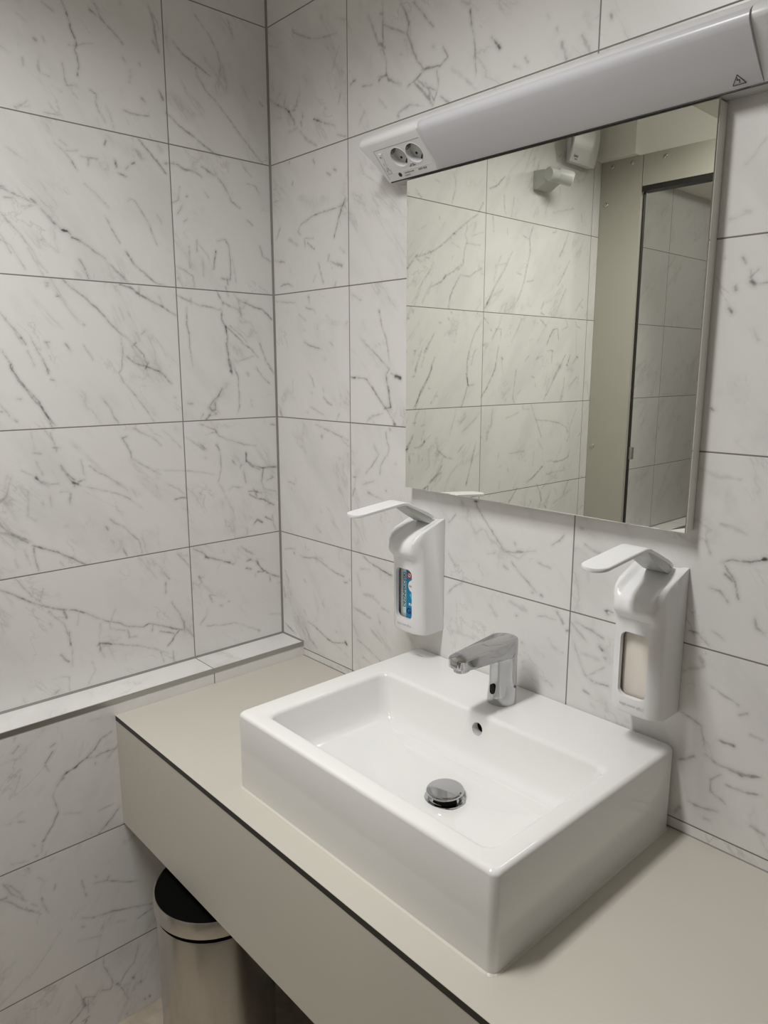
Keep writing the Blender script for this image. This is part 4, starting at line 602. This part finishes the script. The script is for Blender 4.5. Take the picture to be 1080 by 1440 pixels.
obj('fuse_outline', bm, M['line'], la)
# warning triangle on the diffuser near the far end
W0 = Vector((1.128, 0, 0)) + Vector((0, -0.0400, Z(1.0863))); wt = Vector((0, -0.018, 0.0155)).normalized(); wn = Vector((0, -0.0155, -0.018)).normalized()
W0 = W0 + wn*0.0006
A, Bp, Cp = W0 + wt*0.0095, W0 - wt*0.004 + Vector((-0.0085, 0, 0)), W0 - wt*0.004 + Vector((0.0085, 0, 0))
bm = bmesh.new()
for a_, b_ in ((A, Bp), (Bp, Cp), (Cp, A)): bar(a_, b_, 0.0009, 0.0003, wn, bm)
z0, z1, z2, z3 = W0+wt*0.0060+Vector((-.0006, 0, 0)), W0+wt*0.0020+Vector((-.0020, 0, 0)), W0+wt*0.0025+Vector((.0016, 0, 0)), W0-wt*0.0025+Vector((.0004, 0, 0))
for a_, b_ in ((z0, z1), (z1, z2), (z2, z3)): bar(a_, b_, 0.0009, 0.0003, wn, bm)
obj('warning_triangle', bm, M['ink'], la)

# ------------------------------------------------------------------ lever dispensers
DW = 0.0425      # half width
def smooth(t): t = max(0.0, min(1.0, t)); return t*t*(3-2*t)
def housing_mesh(ox):
    side = [(0, .1835), (.058, .1835), (.066, .1865), (.0695, .193), (.0700, .25), (.0705, .332), (.0735, .344), (.0845, .354), (.0875, .359), (.0880, .366), (.0860, .380), (.0800, .3925), (.0690, .4005), (.045, .408), (.020, .4155), (.006, .4195), (0, .4205)]
    cent = [(0, .1835), (.060, .1835), (.070, .1865), (.0735, .193), (.0740, .25), (.0745, .332), (.0765, .344), (.0865, .3535), (.0895, .358), (.0900, .364), (.0865, .3750), (.0790, .3835), (.0680, .3900), (.045, .4000), (.020, .4100), (.006, .4160), (0, .4172)]
    us = []
    n = 40
    for i in range(n+1):
        t = -1 + 2*i/n; us.append(math.copysign(1-(1-abs(t))**1.35, t))
    r = 0.020
    loops = []
    for u in us:
        x = u*DW; ax_ = abs(x)
        g = smooth((0.90-abs(u))/0.36)
        t = max(0.0, (ax_-(DW-r))/r); k = (r/0.09)*(1-math.sqrt(max(0, 1-t*t)))
        kb = (1-u*u)
        L = []
        for i, ((d0, z0_), (d1, z1_)) in enumerate(zip(side, cent)):
            d = d0 + (d1-d0)*(g if i >= 9 else kb); z = z0_ + (z1_-z0_)*(g if i >= 9 else kb)
            if i in (7, 8, 9): d = .0745 + (d-.0745)*smooth((1.0-abs(u))/0.24)      # the hood lip dies away towards the sides
            if i == 6: d = .0725 + (d-.0725)*smooth((1.0-abs(u))/0.24)
            L.append(Vector((ox + x, -0.0008 - d*(1-k), Z(z))))
        loops.append(L)
    return loft(loops, True, True, True)
def rbox(x0, x1, d0, d1, z0, z1, r):
    pts = round_rect(x0, x1, z0, z1, r, 8)
    return loft([[Vector((x, -d, z)) for x, z in pts] for d in (d0, d1)])
def make_dispenser(ox, label, group):
    t = thing('lever_dispenser', label, 'dispenser', (ox, 0, Z(0.1835)), group)
    h = obj('housing', housing_mesh(ox), M['plastic'], t, True, 35)
    cut(h, [rbox(ox-0.0345, ox+0.0345, 0.004, 0.0650, Z(.188), Z(.345), 0.004), rbox(ox-0.0245, ox+0.0225, 0.040, 0.11, Z(.2145), Z(.3215), 0.0125)])
    # lever: flat bent strap
    wv = 0.021
    def strap(path, th, wdt):
        pts = [Vector((0, y, z)) for y, z in path]; L = []
        for i, p in enumerate(pts):
            a_ = pts[max(0, i-1)]; b_ = pts[min(len(pts)-1, i+1)]; tg = (b_-a_).normalized(); up = Vector((0, -tg.z, tg.y)) if tg.y > 0 else Vector((0, tg.z, -tg.y))
            w_ = wdt(i, p)
            c = th/2; e_ = 0.0012
            ring = [(-w_+e_, -c), (w_-e_, -c), (w_, -c+e_), (w_, c-e_), (w_-e_, c), (-w_+e_, c), (-w_, c-e_), (-w_, -c+e_)]
            L.append([Vector((ox + sx_, p.y + up.y*h_, Z(p.z) + up.z*h_)) for sx_, h_ in ring])
        return loft(L)
    tipy = -0.2165; path = []; r = 0.020
    for i in range(9):
        a_ = PI/2*i/8; path.append((tipy + r*(1-math.cos(a_)), .4495 + .0115*0.0 + (r*(1-math.cos(a_)))*0.08))
    path += [(-0.150, .4555), (-0.110, .4590), (-0.096, .4600), (-0.086, .4588), (-0.060, .4470), (-0.024, .4300), (-0.014, .4240), (-0.010, .4190)]
    def wd(i, p):
        if i < 9: return max(0.0035, (wv-r) + r*math.sin(PI/2*i/8))
        return wv
    obj('lever', strap(path, 0.0062, wd), M['plastic'], t, True, 40)
    pv = [(-0.091, .4570), (-0.086, .4556), (-0.060, .4440), (-0.020, .4250), (-0.012, .4150), (-0.014, .4085), (-0.030, .4145), (-0.058, .4310), (-0.080, .4460)]
    obj('lever_arm', loft([[Vector((ox+x, y, Z(z))) for y, z in pv] for x in (-0.0180, 0.0190)]), M['plastic_grey'], t)
    text('maker_mark', 'ingo-man plus', 0.0072, M['emboss'], t, (ox+0.001, -0.0750, Z(.2035)), (1, 0, 0), (0, 0, 1), 0.0004)
    return t
G = 'lever dispensers on the marble wall'
d1 = make_dispenser(0.5455, 'white lever dispenser left of tap with blue label in its window', G)
d2 = make_dispenser(1.0555, 'white lever dispenser right of tap with cream bottle in its window', G)
def bottle_mesh(ox):
    L = []
    for z, s in ((.1885, .95), (.1905, 1.0), (.3300, 1.0), (.3370, .96), (.3405, .8)):
        L.append([Vector((ox+x*s*.94, -0.0345-(d)*s, Z(z))) for x, d in round_rect(-0.0335, 0.0335, -0.0265, 0.0265, 0.014, 8)])
    return loft(L)
b1 = tag(obj('gel_bottle', bottle_mesh(0.5455), M['bottle'], None, True, 50), 'clear gel bottle with blue printed label inside the left dispenser', 'bottle')
b2 = tag(obj('soap_bottle', bottle_mesh(1.0555), M['soap'], None, True, 50), 'plain cream soap bottle inside the right dispenser', 'bottle')
LY_ = -0.0612; LX_ = 0.5455
LB = obj('label', plate([(LX_-0.0060+0, LY_, Z(.214)), (LX_+0.030, LY_, Z(.214)), (LX_+0.030, LY_, Z(.330)), (LX_-0.0060, LY_, Z(.330))], (0, -1, 0), 0.0003), M['blue'], b1)
obj('label_strip', plate([(LX_-0.0150, LY_, Z(.222)), (LX_-0.0062, LY_, Z(.222)), (LX_-0.0062, LY_, Z(.330)), (LX_-0.0150, LY_, Z(.330))], (0, -1, 0), 0.0003), M['paleblue'], b1)
text('lettering', 'DEZINFEKCIJSKI', 0.0108, M['teal_ink'], b1, (LX_-0.0108, LY_-0.0005, Z(.2725)), (0, 0, 1), (-1, 0, 0), 0.0001, 0.0002, 0.98)
def disc(name, x, z, r, mat, lay, squash=1.0):
    bm = loft([[Vector((x + r*math.cos(2*PI*i/32), LY_-lay, Z(z) + r*squash*math.sin(2*PI*i/32))) for i in range(32)], [Vector((x + r*math.cos(2*PI*i/32), LY_-lay-0.0002, Z(z) + r*squash*math.sin(2*PI*i/32))) for i in range(32)]])
    return obj(name, bm, mat, b1)
disc('red_badge', LX_+0.0035, .3055, .0072, M['red'], .0004)
disc('badge_centre', LX_+0.0035, .3055, .0042, M['white_ink'], .0007)
bm = bmesh.new(); bar((LX_+0.0010, LY_-.001, Z(.307)), (LX_+0.0060, LY_-.001, Z(.304)), .0016, .0002, (0, -1, 0), bm); obj('badge_mark', bm, M['ink'], b1)
bm = plate([(LX_+0.004, LY_-.0004, Z(.264)), (LX_+0.020, LY_-.0004, Z(.240)), (LX_+0.026, LY_-.0004, Z(.290))], (0, -1, 0), .0002); obj('label_beam', bm, M['lightblue'], b1)
disc('white_circle', LX_+0.0155, .2835, .0150, M['white_ink'], .0007, 0.92)
text('lettering', 'oskov', 0.0080, M['red_ink'], b1, (LX_+0.0125, LY_-0.0012, Z(.2835)), (1, 0, 0), (0, 0, 1), 0.0001)
text('lettering', 'PULZ', 0.0070, M['white_ink'], b1, (LX_+0.0105, LY_-0.0007, Z(.2435)), (1, 0, 0), (0, 0, 1), 0.0001, 0.0003)
text('lettering', 'GEL', 0.0165, M['navy'], b1, (LX_-0.0045, LY_-0.0007, Z(.2285)), (1, 0, 0), (0, 0, 1), 0.0001, 0.0005, 1.05, 'LEFT')
disc('label_spot', LX_+0.0225, .2560, .0055, M['navy'], .0007)

# ------------------------------------------------------------------ waste bin under the counter
BX, BY, BR, BH = 0.376, -0.442, 0.1185, Z(-0.300)
bn = thing('waste_bin', 'round stainless steel waste bin with flat black lid under the counter', 'bin', (BX, BY, 0))
c0 = (BX, BY, 0)
obj('base_ring', lathe(c0, (0, 0, 1), [(0.0, BR-0.006), (0.0, BR-0.001), (0.022, BR-0.001), (0.024, BR-0.004)], 64), M['lid_black'], bn, True, 30)
obj('body', lathe(c0, (0, 0, 1), [(0.024, BR-0.003), (BH-0.050, BR-0.003), (BH-0.044, BR-0.006)], 96), M['steel'], bn, True, 30)
obj('seal', lathe(c0, (0, 0, 1), [(BH-0.046, BR-0.004), (BH-0.034, BR-0.004)], 64), M['lid_black'], bn, True)
obj('rim', lathe(c0, (0, 0, 1), [(BH-0.036, BR-0.001), (BH-0.034, BR+0.001), (BH-0.003, BR+0.001), (BH+0.0005, BR-0.001), (BH, BR-0.0025), (BH-0.003, BR-0.003)], 96), M['steel'], bn, True, 30)
obj('lid', lathe(c0, (0, 0, 1), [(BH-0.010, BR-0.003), (BH-0.001, BR-0.003), (BH+0.001, BR-0.010), (BH+0.0015, 0.02)], 64), M['lid_black'], bn, True, 30)
